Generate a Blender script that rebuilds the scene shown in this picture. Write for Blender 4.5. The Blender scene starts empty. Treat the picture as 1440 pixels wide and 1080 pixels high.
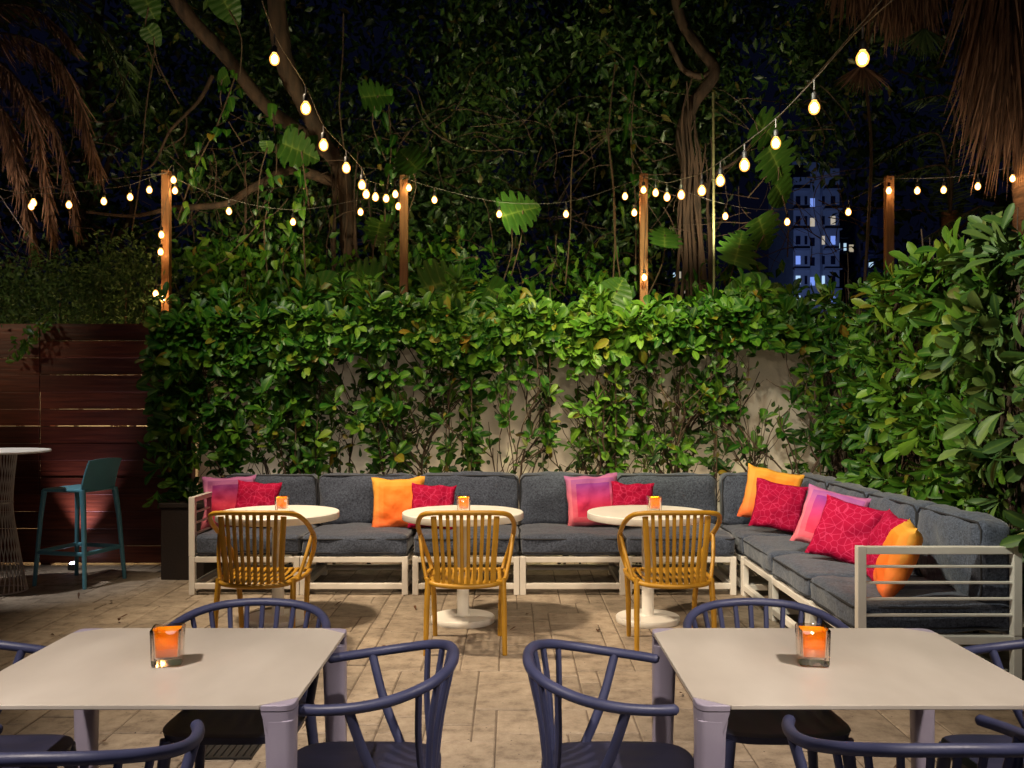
import bpy, bmesh, math, random
import numpy as np
from mathutils import Vector, Matrix, noise
R = math.radians
random.seed(7); RNG = np.random.default_rng(11)
scene = bpy.context.scene
COL = scene.collection

# ---------------------------------------------------------------- camera
F_PX, HOR, CAM_H = 1320.0, 562.0, 1.5
cd = bpy.data.cameras.new('camera'); cam = bpy.data.objects.new('camera', cd); COL.objects.link(cam)
cam.location = (0, 0, CAM_H); cam.rotation_euler = (R(90), 0, 0)
cd.sensor_width = 36.0; cd.lens = F_PX/1440*36.0
cd.shift_y = (HOR-540)/1440.0
cd.clip_start = 0.05; cd.clip_end = 3000
scene.camera = cam

def P(px, py, Y):
    """real-world point on the photograph's sight line at depth Y metres"""
    return Vector(((px-720)/F_PX*Y, Y, CAM_H-(py-HOR)/F_PX*Y))
def X_at(px, Y): return (px-720)/F_PX*Y
def Z_at(py, Y): return CAM_H-(py-HOR)/F_PX*Y

# ---------------------------------------------------------------- world, light, exposure
w = bpy.data.worlds.new('World'); scene.world = w; w.use_nodes = True
nt = w.node_tree; bg = nt.nodes['Background']
bg.inputs[0].default_value = (0.10, 0.13, 0.42, 1); bg.inputs[1].default_value = 0.014
scene.view_settings.view_transform = 'Standard'; scene.view_settings.look = 'None'
scene.view_settings.gamma = 1; scene.view_settings.exposure = 0.0

def spot(name, loc, target, watts, deg, color, blend=0.6, rad=0.08):
    l = bpy.data.lights.new(name, 'SPOT'); o = bpy.data.objects.new(name, l); COL.objects.link(o)
    l.energy = watts; l.spot_size = R(deg); l.spot_blend = blend; l.color = color; l.shadow_soft_size = rad
    o.location = loc
    o.rotation_euler = (Vector(target)-Vector(loc)).to_track_quat('-Z', 'Y').to_euler()
    return o
WARM = (1.0, 0.78, 0.52); NEUT = (1.0, 0.88, 0.74); COOL = (0.80, 0.80, 1.0)
# unseen patio floodlights, overhead and behind the camera
spot('flood_bistro', (-2.6, 5.5, 4.9), (-0.1, 6.7, 0.2), 1550, 78, (1, .79, .54), 0.9, .2)
spot('flood_bistro_front', (0.6, 2.6, 4.4), (0.5, 7.2, 0.9), 620, 56, (1, .80, .56), 0.9, .2)
spot('wall_fill', (0.7, -1.5, 2.3), (0.7, 8.6, 1.3), 300, 40, (1, .84, .62), 0.9, .12)  # added lamp, aimed low to brighten the stucco under the hedge
for k in range(6):        # small wall washers on the ground between the sofa and the wall
    spot('wall_washer', (-2.3+k*.92, 8.60, .25), (-2.3+k*.92, 8.95, 1.5), 14 if k < 2 else 26, 120, (1, .88, .74) if k < 2 else (1, .82, .58), .9, .06)
spot('flood_hedge', (1.1, 5.6, 4.9), (1.0, 8.4, 2.2), 1250, 46, (1, .97, .50), 0.9, .1)
spot('flood_hedge_west', (-2.0, 5.2, 4.6), (-2.1, 8.4, 2.1), 380, 36, (.88, 1, .60), 0.9, .1)
spot('flood_table_west', (-1.9, 1.2, 3.6), (-0.85, 2.8, 0.7), 500, 56, (1, .86, .74), 0.9, .05)
spot('flood_table_east', (1.9, 1.2, 3.6), (0.85, 2.8, 0.7), 500, 56, (1, .86, .74), 0.9, .05)
spot('flood_side', (-0.3, 3.4, 3.9), (2.8, 6.0, 1.6), 820, 56, (1, .98, .78), 0.8, .1)
spot('flood_fence', (-6.2, 5.2, 3.6), (-5.3, 8.6, 2.35), 190, 44, (1, .80, .50), 1, .1)
spot('flood_bar', (-4.4, 6.4, 4.4), (-3.9, 7.3, 1.1), 420, 26, (1, .95, .9), .9, .06)
spot('added_fill', (0, -2.5, 3.2), (0, 6, 1.0), 60, 110, (.95, .90, 1), 1.0, .8)  # added soft fill from behind the camera, no fixture there
# unseen uplights hung in the air about the hedge top, washing the trees
spot('tree_light_west', (-2.5, 7.9, 2.9), (-2.5, 10.4, 4.6), 155, 100, (1, .88, .50), 1, .1)
spot('tree_light_mid', (-0.2, 8.0, 3.0), (-0.2, 11.0, 4.8), 130, 120, (.95, .95, .50), 1, .1)
spot('tree_light_east', (1.9, 8.9, 3.0), (2.0, 10.3, 4.6), 130, 120, (1, .90, .55), 1, .1)
spot('palm_light_west', (-4.9, 8.6, 2.9), (-4.9, 9.4, 4.6), 55, 120, (1, .82, .66), 1, .1)
spot('palm_light_east', (4.0, 8.1, 2.9), (4.7, 8.9, 4.6), 55, 110, (1, .82, .58), 1, .1)

# ---------------------------------------------------------------- materials
def mat(name):
    m = bpy.data.materials.new(name); m.use_nodes = True
    return m, m.node_tree, m.node_tree.nodes['Principled BSDF']
def N(nt, t, **kw):
    n = nt.nodes.new(t)
    for k, v in kw.items(): setattr(n, k, v)
    return n
def c4(c): return (c[0], c[1], c[2], 1)
def ramp(nt, stops):
    n = N(nt, 'ShaderNodeValToRGB'); e = n.color_ramp.elements
    while len(e) < len(stops): e.new(0.5)
    for i, (p, c) in enumerate(stops): e[i].position = p; e[i].color = c4(c)
    return n
def noisy(name, a, b, scale=8, rough=.6, bump=.1, bscale=60, metal=0, detail=6, stretch=None, coord='Object', spec=.5):
    m, t, p = mat(name)
    tc = N(t, 'ShaderNodeTexCoord'); src = tc.outputs[coord]
    if stretch:
        mp = N(t, 'ShaderNodeMapping'); mp.inputs['Scale'].default_value = stretch
        t.links.new(src, mp.inputs[0]); src = mp.outputs[0]
    n1 = N(t, 'ShaderNodeTexNoise'); n1.inputs['Scale'].default_value = scale; n1.inputs['Detail'].default_value = detail
    t.links.new(src, n1.inputs['Vector'])
    r = ramp(t, [(.3, a), (.7, b)]); t.links.new(n1.outputs[0], r.inputs[0]); t.links.new(r.outputs[0], p.inputs['Base Color'])
    n2 = N(t, 'ShaderNodeTexNoise'); n2.inputs['Scale'].default_value = bscale; n2.inputs['Detail'].default_value = 4
    t.links.new(src, n2.inputs['Vector'])
    bp = N(t, 'ShaderNodeBump'); bp.inputs['Strength'].default_value = bump; bp.inputs['Distance'].default_value = .01
    t.links.new(n2.outputs[0], bp.inputs['Height']); t.links.new(bp.outputs[0], p.inputs['Normal'])
    mr = N(t, 'ShaderNodeMapRange'); mr.inputs[3].default_value = max(.02, rough-.1); mr.inputs[4].default_value = min(1, rough+.12)
    t.links.new(n1.outputs[0], mr.inputs[0]); t.links.new(mr.outputs[0], p.inputs['Roughness'])
    p.inputs['Metallic'].default_value = metal; p.inputs['Specular IOR Level'].default_value = spec
    return m
def leafmat(name, stops, rough=.42, transl=.25, rib=.35, ribcol=(.22, .34, .05), spec=.32):
    m, t, p = mat(name)
    g = N(t, 'ShaderNodeNewGeometry'); r = ramp(t, stops)
    t.links.new(g.outputs['Random Per Island'], r.inputs[0])
    at = N(t, 'ShaderNodeAttribute', attribute_name='rib')
    pw = N(t, 'ShaderNodeMath', operation='POWER'); pw.inputs[1].default_value = 7
    t.links.new(at.outputs['Fac'], pw.inputs[0])
    ml = N(t, 'ShaderNodeMath', operation='MULTIPLY'); ml.inputs[1].default_value = rib
    t.links.new(pw.outputs[0], ml.inputs[0])
    mx = N(t, 'ShaderNodeMixRGB'); t.links.new(ml.outputs[0], mx.inputs[0]); t.links.new(r.outputs[0], mx.inputs[1])
    mx.inputs[2].default_value = c4(ribcol)
    tc = N(t, 'ShaderNodeTexCoord'); nz = N(t, 'ShaderNodeTexNoise'); nz.inputs['Scale'].default_value = 22
    t.links.new(tc.outputs['Object'], nz.inputs['Vector'])
    hs = N(t, 'ShaderNodeHueSaturation'); mr = N(t, 'ShaderNodeMapRange'); mr.inputs[3].default_value = .7; mr.inputs[4].default_value = 1.3
    t.links.new(nz.outputs[0], mr.inputs[0]); t.links.new(mr.outputs[0], hs.inputs['Value']); t.links.new(mx.outputs[0], hs.inputs['Color'])
    t.links.new(hs.outputs[0], p.inputs['Base Color'])
    p.inputs['Roughness'].default_value = rough; p.inputs['Specular IOR Level'].default_value = spec
    tr = N(t, 'ShaderNodeBsdfTranslucent'); t.links.new(hs.outputs[0], tr.inputs[0])
    ms = N(t, 'ShaderNodeMixShader'); ms.inputs[0].default_value = transl
    t.links.new(p.outputs[0], ms.inputs[1]); t.links.new(tr.outputs[0], ms.inputs[2])
    t.links.new(ms.outputs[0], t.nodes['Material Output'].inputs[0])
    return m
def emis(name, col, s):
    m, t, p = mat(name); p.inputs['Base Color'].default_value = c4(col)
    p.inputs['Emission Color'].default_value = c4(col); p.inputs['Emission Strength'].default_value = s
    return m

M = {}
M['white_metal'] = noisy('painted_white_metal', (.68, .64, .59), (.76, .72, .67), 6, .42, .03, 90)
M['top_white'] = noisy('white_laminate', (.80, .78, .74), (.86, .84, .80), 4, .35, .02, 80)
M['mustard'] = noisy('mustard_resin', (.37, .19, .012), (.48, .25, .018), 9, .42, .06, 120)
M['navy'] = noisy('navy_resin', (.038, .044, .105), (.056, .064, .145), 8, .45, .05, 110)
M['navy_seat_shaded'] = noisy('navy_seat_shaded', (.020, .022, .050), (.034, .034, .072), 8, .5, .06, 90)  # the navy resin darkened, shade on the seats put into the colour
M['lilac'] = noisy('lilac_grey_metal', (.36, .32, .43), (.42, .38, .49), 7, .45, .03, 90)
M['ceramic'] = noisy('greige_tabletop', (.46, .41, .355), (.70, .645, .575), 2.6, .34, .02, 60, detail=9, stretch=(1, .45, 1))
M['stucco'] = noisy('beige_stucco', (.50, .44, .36), (.62, .55, .46), 1.6, .85, .35, 45, detail=9)
M['soil'] = noisy('dark_soil', (.02, .014, .01), (.05, .035, .022), 5, .95, .5, 30)
M['bark'] = noisy('bark', (.018, .010, .007), (.085, .046, .030), 6, .85, .9, 18, stretch=(3, 3, .6))
M['palm_bark'] = noisy('palm_bark', (.10, .05, .025), (.24, .12, .06), 9, .9, .9, 14, stretch=(1, 1, 4))
M['stem'] = noisy('stem_bark', (.035, .020, .012), (.085, .05, .028), 20, .8, .5, 60)
M['post'] = noisy('post_timber', (.20, .085, .032), (.34, .155, .065), 7, .65, .5, 40, stretch=(8, 8, .7))
M['black'] = noisy('black_rubber', (.008, .008, .009), (.018, .017, .018), 10, .5, .1, 60)
M['cord'] = noisy('cord', (.03, .025, .02), (.13, .11, .1), 30, .5, .1, 60)
M['planter'] = noisy('dark_planter', (.012, .007, .005), (.024, .013, .009), 5, .7, .3, 40)
M['teal'] = noisy('teal_resin', (.10, .29, .38), (.12, .34, .44), 6, .42, .03, 90)
M['wire'] = noisy('pale_wire', (.42, .37, .33), (.52, .46, .41), 8, .4, .02, 60)

def brown_fence():
    m, t, p = mat('red_stained_boards')
    tc = N(t, 'ShaderNodeTexCoord'); mp = N(t, 'ShaderNodeMapping'); mp.inputs['Scale'].default_value = (.7, 4, 14)
    t.links.new(tc.outputs['Object'], mp.inputs[0])
    n1 = N(t, 'ShaderNodeTexNoise'); n1.inputs['Scale'].default_value = 3; n1.inputs['Detail'].default_value = 9
    t.links.new(mp.outputs[0], n1.inputs['Vector'])
    g = N(t, 'ShaderNodeNewGeometry')
    r = ramp(t, [(.3, (.060, .013, .005)), (.7, (.15, .034, .012))]); t.links.new(n1.outputs[0], r.inputs[0])
    hs = N(t, 'ShaderNodeHueSaturation'); mr = N(t, 'ShaderNodeMapRange'); mr.inputs[3].default_value = .6; mr.inputs[4].default_value = 1.4
    t.links.new(g.outputs['Random Per Island'], mr.inputs[0]); t.links.new(mr.outputs[0], hs.inputs['Value'])
    t.links.new(r.outputs[0], hs.inputs['Color']); t.links.new(hs.outputs[0], p.inputs['Base Color'])
    bp = N(t, 'ShaderNodeBump'); bp.inputs['Strength'].default_value = .25; bp.inputs['Distance'].default_value = .01
    t.links.new(n1.outputs[0], bp.inputs['Height']); t.links.new(bp.outputs[0], p.inputs['Normal'])
    p.inputs['Roughness'].default_value = .42
    return m
M['fence'] = brown_fence()

def paver_mat():
    m, t, p = mat('paving_stone')
    tc = N(t, 'ShaderNodeTexCoord'); g = N(t, 'ShaderNodeNewGeometry')
    n1 = N(t, 'ShaderNodeTexNoise'); n1.inputs['Scale'].default_value = 9; n1.inputs['Detail'].default_value = 10; n1.inputs['Roughness'].default_value = .7
    n3 = N(t, 'ShaderNodeTexNoise'); n3.inputs['Scale'].default_value = .9; n3.inputs['Detail'].default_value = 5
    t.links.new(tc.outputs['Object'], n1.inputs['Vector']); t.links.new(tc.outputs['Object'], n3.inputs['Vector'])
    r = ramp(t, [(.28, (.13, .098, .072)), (.48, (.31, .25, .19)), (.74, (.45, .375, .29))]); t.links.new(n1.outputs[0], r.inputs[0])
    hs = N(t, 'ShaderNodeHueSaturation')
    mr = N(t, 'ShaderNodeMapRange'); mr.inputs[3].default_value = .82; mr.inputs[4].default_value = 1.12
    t.links.new(g.outputs['Random Per Island'], mr.inputs[0])
    mr2 = N(t, 'ShaderNodeMapRange'); mr2.inputs[1].default_value = .3; mr2.inputs[2].default_value = .7; mr2.inputs[3].default_value = .72; mr2.inputs[4].default_value = 1.12
    t.links.new(n3.outputs[0], mr2.inputs[0])
    mu = N(t, 'ShaderNodeMath', operation='MULTIPLY'); t.links.new(mr.outputs[0], mu.inputs[0]); t.links.new(mr2.outputs[0], mu.inputs[1])
    t.links.new(mu.outputs[0], hs.inputs['Value']); t.links.new(r.outputs[0], hs.inputs['Color'])
    # small dark pits and spots
    v = N(t, 'ShaderNodeTexVoronoi'); v.inputs['Scale'].default_value = 26; t.links.new(tc.outputs['Object'], v.inputs['Vector'])
    lt = N(t, 'ShaderNodeMath', operation='LESS_THAN'); lt.inputs[1].default_value = .10; t.links.new(v.outputs['Distance'], lt.inputs[0])
    wn = N(t, 'ShaderNodeMath', operation='MULTIPLY'); t.links.new(lt.outputs[0], wn.inputs[0])
    sep = N(t, 'ShaderNodeSeparateColor'); t.links.new(v.outputs['Color'], sep.inputs[0])
    gt = N(t, 'ShaderNodeMath', operation='GREATER_THAN'); gt.inputs[1].default_value = .75; t.links.new(sep.outputs[0], gt.inputs[0]); t.links.new(gt.outputs[0], wn.inputs[1])
    mx = N(t, 'ShaderNodeMixRGB'); t.links.new(wn.outputs[0], mx.inputs[0]); t.links.new(hs.outputs[0], mx.inputs[1]); mx.inputs[2].default_value = (.06, .045, .035, 1)
    t.links.new(mx.outputs[0], p.inputs['Base Color'])
    n2 = N(t, 'ShaderNodeTexNoise'); n2.inputs['Scale'].default_value = 60; n2.inputs['Detail'].default_value = 8
    t.links.new(tc.outputs['Object'], n2.inputs['Vector'])
    bp = N(t, 'ShaderNodeBump'); bp.inputs['Strength'].default_value = .5; bp.inputs['Distance'].default_value = .006
    t.links.new(n2.outputs[0], bp.inputs['Height']); t.links.new(bp.outputs[0], p.inputs['Normal'])
    p.inputs['Roughness'].default_value = .75
    return m
M['paver'] = paver_mat()

def fabric(name, a, b, mul=1):
    m, t, p = mat(name)
    tc = N(t, 'ShaderNodeTexCoord')
    ws = []
    for st in ((320, 40, 40), (40, 320, 40), (40, 40, 320)):
        mp = N(t, 'ShaderNodeMapping'); mp.inputs['Scale'].default_value = tuple(s*mul for s in st)
        t.links.new(tc.outputs['Object'], mp.inputs[0])
        n1 = N(t, 'ShaderNodeTexNoise'); n1.inputs['Scale'].default_value = .8; n1.inputs['Detail'].default_value = 3
        t.links.new(mp.outputs[0], n1.inputs['Vector']); ws.append(n1)
    ad = N(t, 'ShaderNodeMath', operation='ADD'); t.links.new(ws[0].outputs[0], ad.inputs[0]); t.links.new(ws[1].outputs[0], ad.inputs[1])
    ad2 = N(t, 'ShaderNodeMath', operation='ADD'); t.links.new(ad.outputs[0], ad2.inputs[0]); t.links.new(ws[2].outputs[0], ad2.inputs[1])
    dv = N(t, 'ShaderNodeMath', operation='DIVIDE'); dv.inputs[1].default_value = 3; t.links.new(ad2.outputs[0], dv.inputs[0])
    r = ramp(t, [(.40, a), (.60, b)]); t.links.new(dv.outputs[0], r.inputs[0]); t.links.new(r.outputs[0], p.inputs['Base Color'])
    n4 = N(t, 'ShaderNodeTexNoise'); n4.inputs['Scale'].default_value = 9; n4.inputs['Detail'].default_value = 3; t.links.new(tc.outputs['Object'], n4.inputs['Vector'])
    b0 = N(t, 'ShaderNodeBump'); b0.inputs['Strength'].default_value = .35; b0.inputs['Distance'].default_value = .03; t.links.new(n4.outputs[0], b0.inputs['Height'])
    bp = N(t, 'ShaderNodeBump'); bp.inputs['Strength'].default_value = .5; bp.inputs['Distance'].default_value = .003
    t.links.new(dv.outputs[0], bp.inputs['Height']); t.links.new(b0.outputs[0], bp.inputs['Normal']); t.links.new(bp.outputs[0], p.inputs['Normal'])
    p.inputs['Roughness'].default_value = .9; p.inputs['Sheen Weight'].default_value = .25; p.inputs['Specular IOR Level'].default_value = .2
    return m
M['cushion'] = fabric('charcoal_weave', (.016, .020, .034), (.092, .112, .165), 1.8)
M['piping'] = noisy('dark_piping', (.012, .013, .018), (.02, .021, .028), 30, .85, .1, 80)

def crimson():
    m, t, p = mat('crimson_mosaic_fabric')
    tc = N(t, 'ShaderNodeTexCoord'); v = N(t, 'ShaderNodeTexVoronoi', feature='DISTANCE_TO_EDGE'); v.inputs['Scale'].default_value = 22
    t.links.new(tc.outputs['Object'], v.inputs['Vector'])
    r = ramp(t, [(.0, (.50, .03, .10)), (.03, (.46, .018, .08)), (.06, (.33, .001, .035)), (1, (.33, .001, .035))])
    t.links.new(v.outputs['Distance'], r.inputs[0])
    t.links.new(r.outputs[0], p.inputs['Base Color']); p.inputs['Roughness'].default_value = .8; p.inputs['Specular IOR Level'].default_value = .15
    n4 = N(t, 'ShaderNodeTexNoise'); n4.inputs['Scale'].default_value = 10; t.links.new(tc.outputs['Object'], n4.inputs['Vector'])
    b0 = N(t, 'ShaderNodeBump'); b0.inputs['Strength'].default_value = .5; b0.inputs['Distance'].default_value = .03; t.links.new(n4.outputs[0], b0.inputs['Height'])
    t.links.new(b0.outputs[0], p.inputs['Normal'])
    return m
M['crimson'] = crimson()
def ombre(name, inner, border, off=(0, 0), rot=0, half=.135):
    """square-in-square cushion print: a gradient square inside a paler gradient border (object x, z)"""
    m, t, p = mat(name)
    tc = N(t, 'ShaderNodeTexCoord'); s = N(t, 'ShaderNodeSeparateXYZ')
    mp = N(t, 'ShaderNodeMapping'); mp.inputs['Rotation'].default_value = (0, rot, 0)
    t.links.new(tc.outputs['Object'], mp.inputs[0]); 
    t.links.new(mp.outputs[0], s.inputs[0])
    def ab(o, d):
        a = N(t, 'ShaderNodeMath', operation='SUBTRACT'); a.inputs[1].default_value = d; t.links.new(o, a.inputs[0])
        b = N(t, 'ShaderNodeMath', operation='ABSOLUTE'); t.links.new(a.outputs[0], b.inputs[0]); return b
    ax, az = ab(s.outputs[0], off[0]), ab(s.outputs[2], off[1])
    mxm = N(t, 'ShaderNodeMath', operation='MAXIMUM'); t.links.new(ax.outputs[0], mxm.inputs[0]); t.links.new(az.outputs[0], mxm.inputs[1])
    def lt(v):
        l = N(t, 'ShaderNodeMath', operation='LESS_THAN'); l.inputs[1].default_value = v; t.links.new(mxm.outputs[0], l.inputs[0]); return l
    g = N(t, 'ShaderNodeMapRange'); g.inputs[1].default_value = -.23; g.inputs[2].default_value = .23; t.links.new(s.outputs[2], g.inputs[0])
    ri, rb = ramp(t, inner), ramp(t, border)
    t.links.new(g.outputs[0], ri.inputs[0]); t.links.new(g.outputs[0], rb.inputs[0])
    m0 = N(t, 'ShaderNodeMixRGB'); m0.inputs[0].default_value = .5; t.links.new(ri.outputs[0], m0.inputs[1]); t.links.new(rb.outputs[0], m0.inputs[2])
    m1 = N(t, 'ShaderNodeMixRGB'); l1 = lt(half+.04); t.links.new(l1.outputs[0], m1.inputs[0]); t.links.new(rb.outputs[0], m1.inputs[1]); t.links.new(m0.outputs[0], m1.inputs[2])
    m2 = N(t, 'ShaderNodeMixRGB'); l2 = lt(half); t.links.new(l2.outputs[0], m2.inputs[0]); t.links.new(m1.outputs[0], m2.inputs[1]); t.links.new(ri.outputs[0], m2.inputs[2])
    t.links.new(m2.outputs[0], p.inputs['Base Color']); p.inputs['Roughness'].default_value = .75
    n4 = N(t, 'ShaderNodeTexNoise'); n4.inputs['Scale'].default_value = 10; t.links.new(tc.outputs['Object'], n4.inputs['Vector'])
    b0 = N(t, 'ShaderNodeBump'); b0.inputs['Strength'].default_value = .5; b0.inputs['Distance'].default_value = .03; t.links.new(n4.outputs[0], b0.inputs['Height'])
    t.links.new(b0.outputs[0], p.inputs['Normal'])
    return m
PUR, MAG, RED, PNK, LIL = (.07, .010, .16), (.22, .01, .14), (.62, .015, .04), (.62, .13, .17), (.34, .11, .30)
M['ombre_purple'] = ombre('purple_red_ombre', [(0, RED), (.45, (.6, .02, .07)), (.75, MAG), (1, PUR)], [(0, PNK), (.5, (.7, .2, .32)), (1, LIL)], (.01, 0))
M['ombre_pink'] = ombre('pink_purple_ombre', [(0, (.68, .03, .06)), (.40, (.60, .015, .09)), (.85, (.15, .02, .27))], [(0, PNK), (.5, (.66, .15, .22)), (1, LIL)], (.01, 0))
M['ombre_orange'] = ombre('yellow_orange_ombre', [(0, (.85, .10, .01)), (.6, (.90, .20, .01)), (1, (.88, .30, .01))], [(0, (.82, .13, .04)), (.35, (.82, .26, .04)), (1, (.78, .38, .04))], (.02, 0))

G1 = [(0, (.008, .04, .006)), (.35, (.018, .085, .008)), (.7, (.05, .14, .010)), (.93, (.10, .19, .016)), (1, (.19, .11, .012))]
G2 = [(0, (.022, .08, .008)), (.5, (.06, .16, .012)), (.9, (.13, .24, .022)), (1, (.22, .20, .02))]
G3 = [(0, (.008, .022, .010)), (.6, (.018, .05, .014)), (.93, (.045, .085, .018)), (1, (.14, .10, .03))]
G4 = [(0, (.025, .06, .02)), (.6, (.04, .10, .03)), (1, (.08, .15, .05))]
M['leaf_mid'] = leafmat('glossy_leaf', G1)
M['leaf_lit'] = leafmat('lit_pale_leaf', G2, .42)  # yellower green, with the lit look of the hedge put into the colour
M['leaf_grey'] = leafmat('grey_green_leaf', [(0, (.018, .055, .012)), (.5, (.055, .115, .022)), (.9, (.12, .18, .045)), (1, (.17, .15, .04))], .5, .2)
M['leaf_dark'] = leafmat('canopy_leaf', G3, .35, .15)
M['leaf_inner'] = leafmat('shade_leaf', [(0, (.008, .025, .006)), (.6, (.02, .055, .008)), (.9, (.05, .09, .012)), (1, (.12, .07, .02))], .5, .15)  # darker copy of the leaf green, shade inside the hedge put into it
M['leaf_small'] = leafmat('small_leaf', G4, .45)
M['leaf_monstera'] = leafmat('monstera_leaf', [(0, (.016, .06, .008)), (1, (.05, .12, .016))], .45, .25, .45, (.26, .34, .07))
M['frond_green'] = leafmat('palm_leaf', [(0, (.03, .06, .02)), (1, (.07, .11, .035))], .5, .15, .1)
M['frond_dead'] = leafmat('dead_palm_leaf', [(0, (.05, .026, .016)), (.6, (.14, .068, .038)), (1, (.27, .15, .09))], .7, .1, .1, (.3, .2, .1))

def bulb_glass():
    m, t, p = mat('amber_bulb_glass')
    t.nodes.remove(p); e = N(t, 'ShaderNodeEmission'); e.inputs[0].default_value = (1, .40, .075, 1); e.inputs[1].default_value = 3.2
    tr = N(t, 'ShaderNodeBsdfTransparent'); mx = N(t, 'ShaderNodeMixShader')
    lw = N(t, 'ShaderNodeLayerWeight'); lw.inputs[0].default_value = .35
    mr = N(t, 'ShaderNodeMapRange'); mr.inputs[3].default_value = .85; mr.inputs[4].default_value = .18; t.links.new(lw.outputs['Facing'], mr.inputs[0])
    t.links.new(mr.outputs[0], mx.inputs[0]); t.links.new(tr.outputs[0], mx.inputs[1]); t.links.new(e.outputs[0], mx.inputs[2])
    t.links.new(mx.outputs[0], t.nodes['Material Output'].inputs[0]); return m
M['bulb_glass'] = bulb_glass()
M['filament'] = emis('glowing_filament', (1, .60, .22), 300)
M['flame'] = emis('flame', (1, .55, .16), 10)
def thin_glass(name, col, refl=.12, alpha=.85):
    m, t, p = mat(name)
    t.nodes.remove(p); tr = N(t, 'ShaderNodeBsdfTransparent'); tr.inputs[0].default_value = c4(col)
    gl = N(t, 'ShaderNodeBsdfGlossy'); gl.inputs['Roughness'].default_value = .04; gl.inputs[0].default_value = (1, .95, .9, 1)
    fr = N(t, 'ShaderNodeFresnel'); fr.inputs[0].default_value = 1.5
    ad = N(t, 'ShaderNodeMath', operation='ADD'); ad.inputs[1].default_value = refl-.04; t.links.new(fr.outputs[0], ad.inputs[0])
    mx = N(t, 'ShaderNodeMixShader'); t.links.new(ad.outputs[0], mx.inputs[0]); t.links.new(tr.outputs[0], mx.inputs[1]); t.links.new(gl.outputs[0], mx.inputs[2])
    t.links.new(mx.outputs[0], t.nodes['Material Output'].inputs[0]); return m
M['glass'] = thin_glass('clear_glass', (.96, .90, .84))
def orange_liner():
    m, t, p = mat('frosted_orange_glass')
    p.inputs['Base Color'].default_value = (.88, .34, .010, 1); p.inputs['Roughness'].default_value = .22
    tr = N(t, 'ShaderNodeBsdfTranslucent'); tr.inputs[0].default_value = (1, .66, .06, 1)
    mx = N(t, 'ShaderNodeMixShader'); mx.inputs[0].default_value = .6
    t.links.new(p.outputs[0], mx.inputs[1]); t.links.new(tr.outputs[0], mx.inputs[2]); t.links.new(mx.outputs[0], t.nodes['Material Output'].inputs[0]); return m
M['orange'] = orange_liner()

# ---------------------------------------------------------------- mesh helpers
class MB:
    def __init__(s): s.v = []; s.f = []
    def add(s, vs, fs):
        o = len(s.v); s.v += [tuple(v) for v in vs]; s.f += [tuple(i+o for i in f) for f in fs]
    def box(s, x0, x1, y0, y1, z0, z1):
        v = [(x, y, z) for z in (z0, z1) for y in (y0, y1) for x in (x0, x1)]
        s.add(v, [(0, 2, 3, 1), (4, 5, 7, 6), (0, 1, 5, 4), (2, 6, 7, 3), (0, 4, 6, 2), (1, 3, 7, 5)])
    def tube(s, pts, rad, n=8, flat=1.0):
        pts = [Vector(p) for p in pts]
        rads = rad if hasattr(rad, '__len__') else [rad]*len(pts)
        vs, fs = [], []; up = None
        for i, p in enumerate(pts):
            d = (pts[min(i+1, len(pts)-1)]-pts[max(i-1, 0)])
            if d.length < 1e-9: d = Vector((0, 0, 1))
            d.normalize()
            if up is None:
                up = Vector((0, 0, 1)) if abs(d.z) < .9 else Vector((1, 0, 0))
            a = d.cross(up); 
            if a.length < 1e-6: a = d.orthogonal()
            a.normalize(); b = a.cross(d).normalized(); up = b
            for k in range(n):
                t = 2*math.pi*k/n; vs.append(p+rads[i]*(math.cos(t)*a+math.sin(t)*flat*b))
        m = len(pts)
        for i in range(m-1):
            for k in range(n):
                fs.append((i*n+k, i*n+(k+1) % n, (i+1)*n+(k+1) % n, (i+1)*n+k))
        fs.append(tuple(range(n))[::-1]); fs.append(tuple((m-1)*n+k for k in range(n)))
        s.add(vs, fs)
    def lathe(s, prof, n=32, c=(0, 0), a0=0):
        vs, fs = [], []
        for r, z in prof:
            for k in range(n):
                t = 2*math.pi*k/n+a0; vs.append((c[0]+r*math.cos(t), c[1]+r*math.sin(t), z))
        for i in range(len(prof)-1):
            for k in range(n): fs.append((i*n+k, i*n+(k+1) % n, (i+1)*n+(k+1) % n, (i+1)*n+k))
        if prof[0][0] > 1e-5: fs.append(tuple(range(n))[::-1])
        if prof[-1][0] > 1e-5: fs.append(tuple((len(prof)-1)*n+k for k in range(n)))
        s.add(vs, fs)
    def prism(s, poly, z0, z1):
        n = len(poly); s.add([(x, y, z0) for x, y in poly]+[(x, y, z1) for x, y in poly],
            [tuple(range(n))[::-1], tuple(range(n, 2*n))]+[(i, (i+1) % n, n+(i+1) % n, n+i) for i in range(n)])
    def build(s, name, m, parent=None, smooth=True, bevel=0, loc=None):
        me = bpy.data.meshes.new(name); me.from_pydata(s.v, [], s.f); me.update()
        if smooth:
            me.shade_smooth()
            me.set_sharp_from_angle(angle=R(40))
        o = bpy.data.objects.new(name, me); COL.objects.link(o); me.materials.append(m)
        if parent: o.parent = parent
        if loc is not None: o.location = loc
        if bevel:
            b = o.modifiers.new('bevel', 'BEVEL'); b.width = bevel; b.segments = 2; b.limit_method = 'ANGLE'; b.angle_limit = R(50)
        return o
def tag(o, label=None, cat=None, group=None, kind=None):
    if label: o['label'] = label
    if cat: o['category'] = cat
    if group: o['group'] = group
    if kind: o['kind'] = kind
    return o
def empty(name, loc, rz=0, label=None, cat=None, group=None):
    o = bpy.data.objects.new(name, None); COL.objects.link(o); o.location = loc; o.rotation_euler = (0, 0, rz)
    o.empty_display_size = .1
    return tag(o, label, cat, group)
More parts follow.
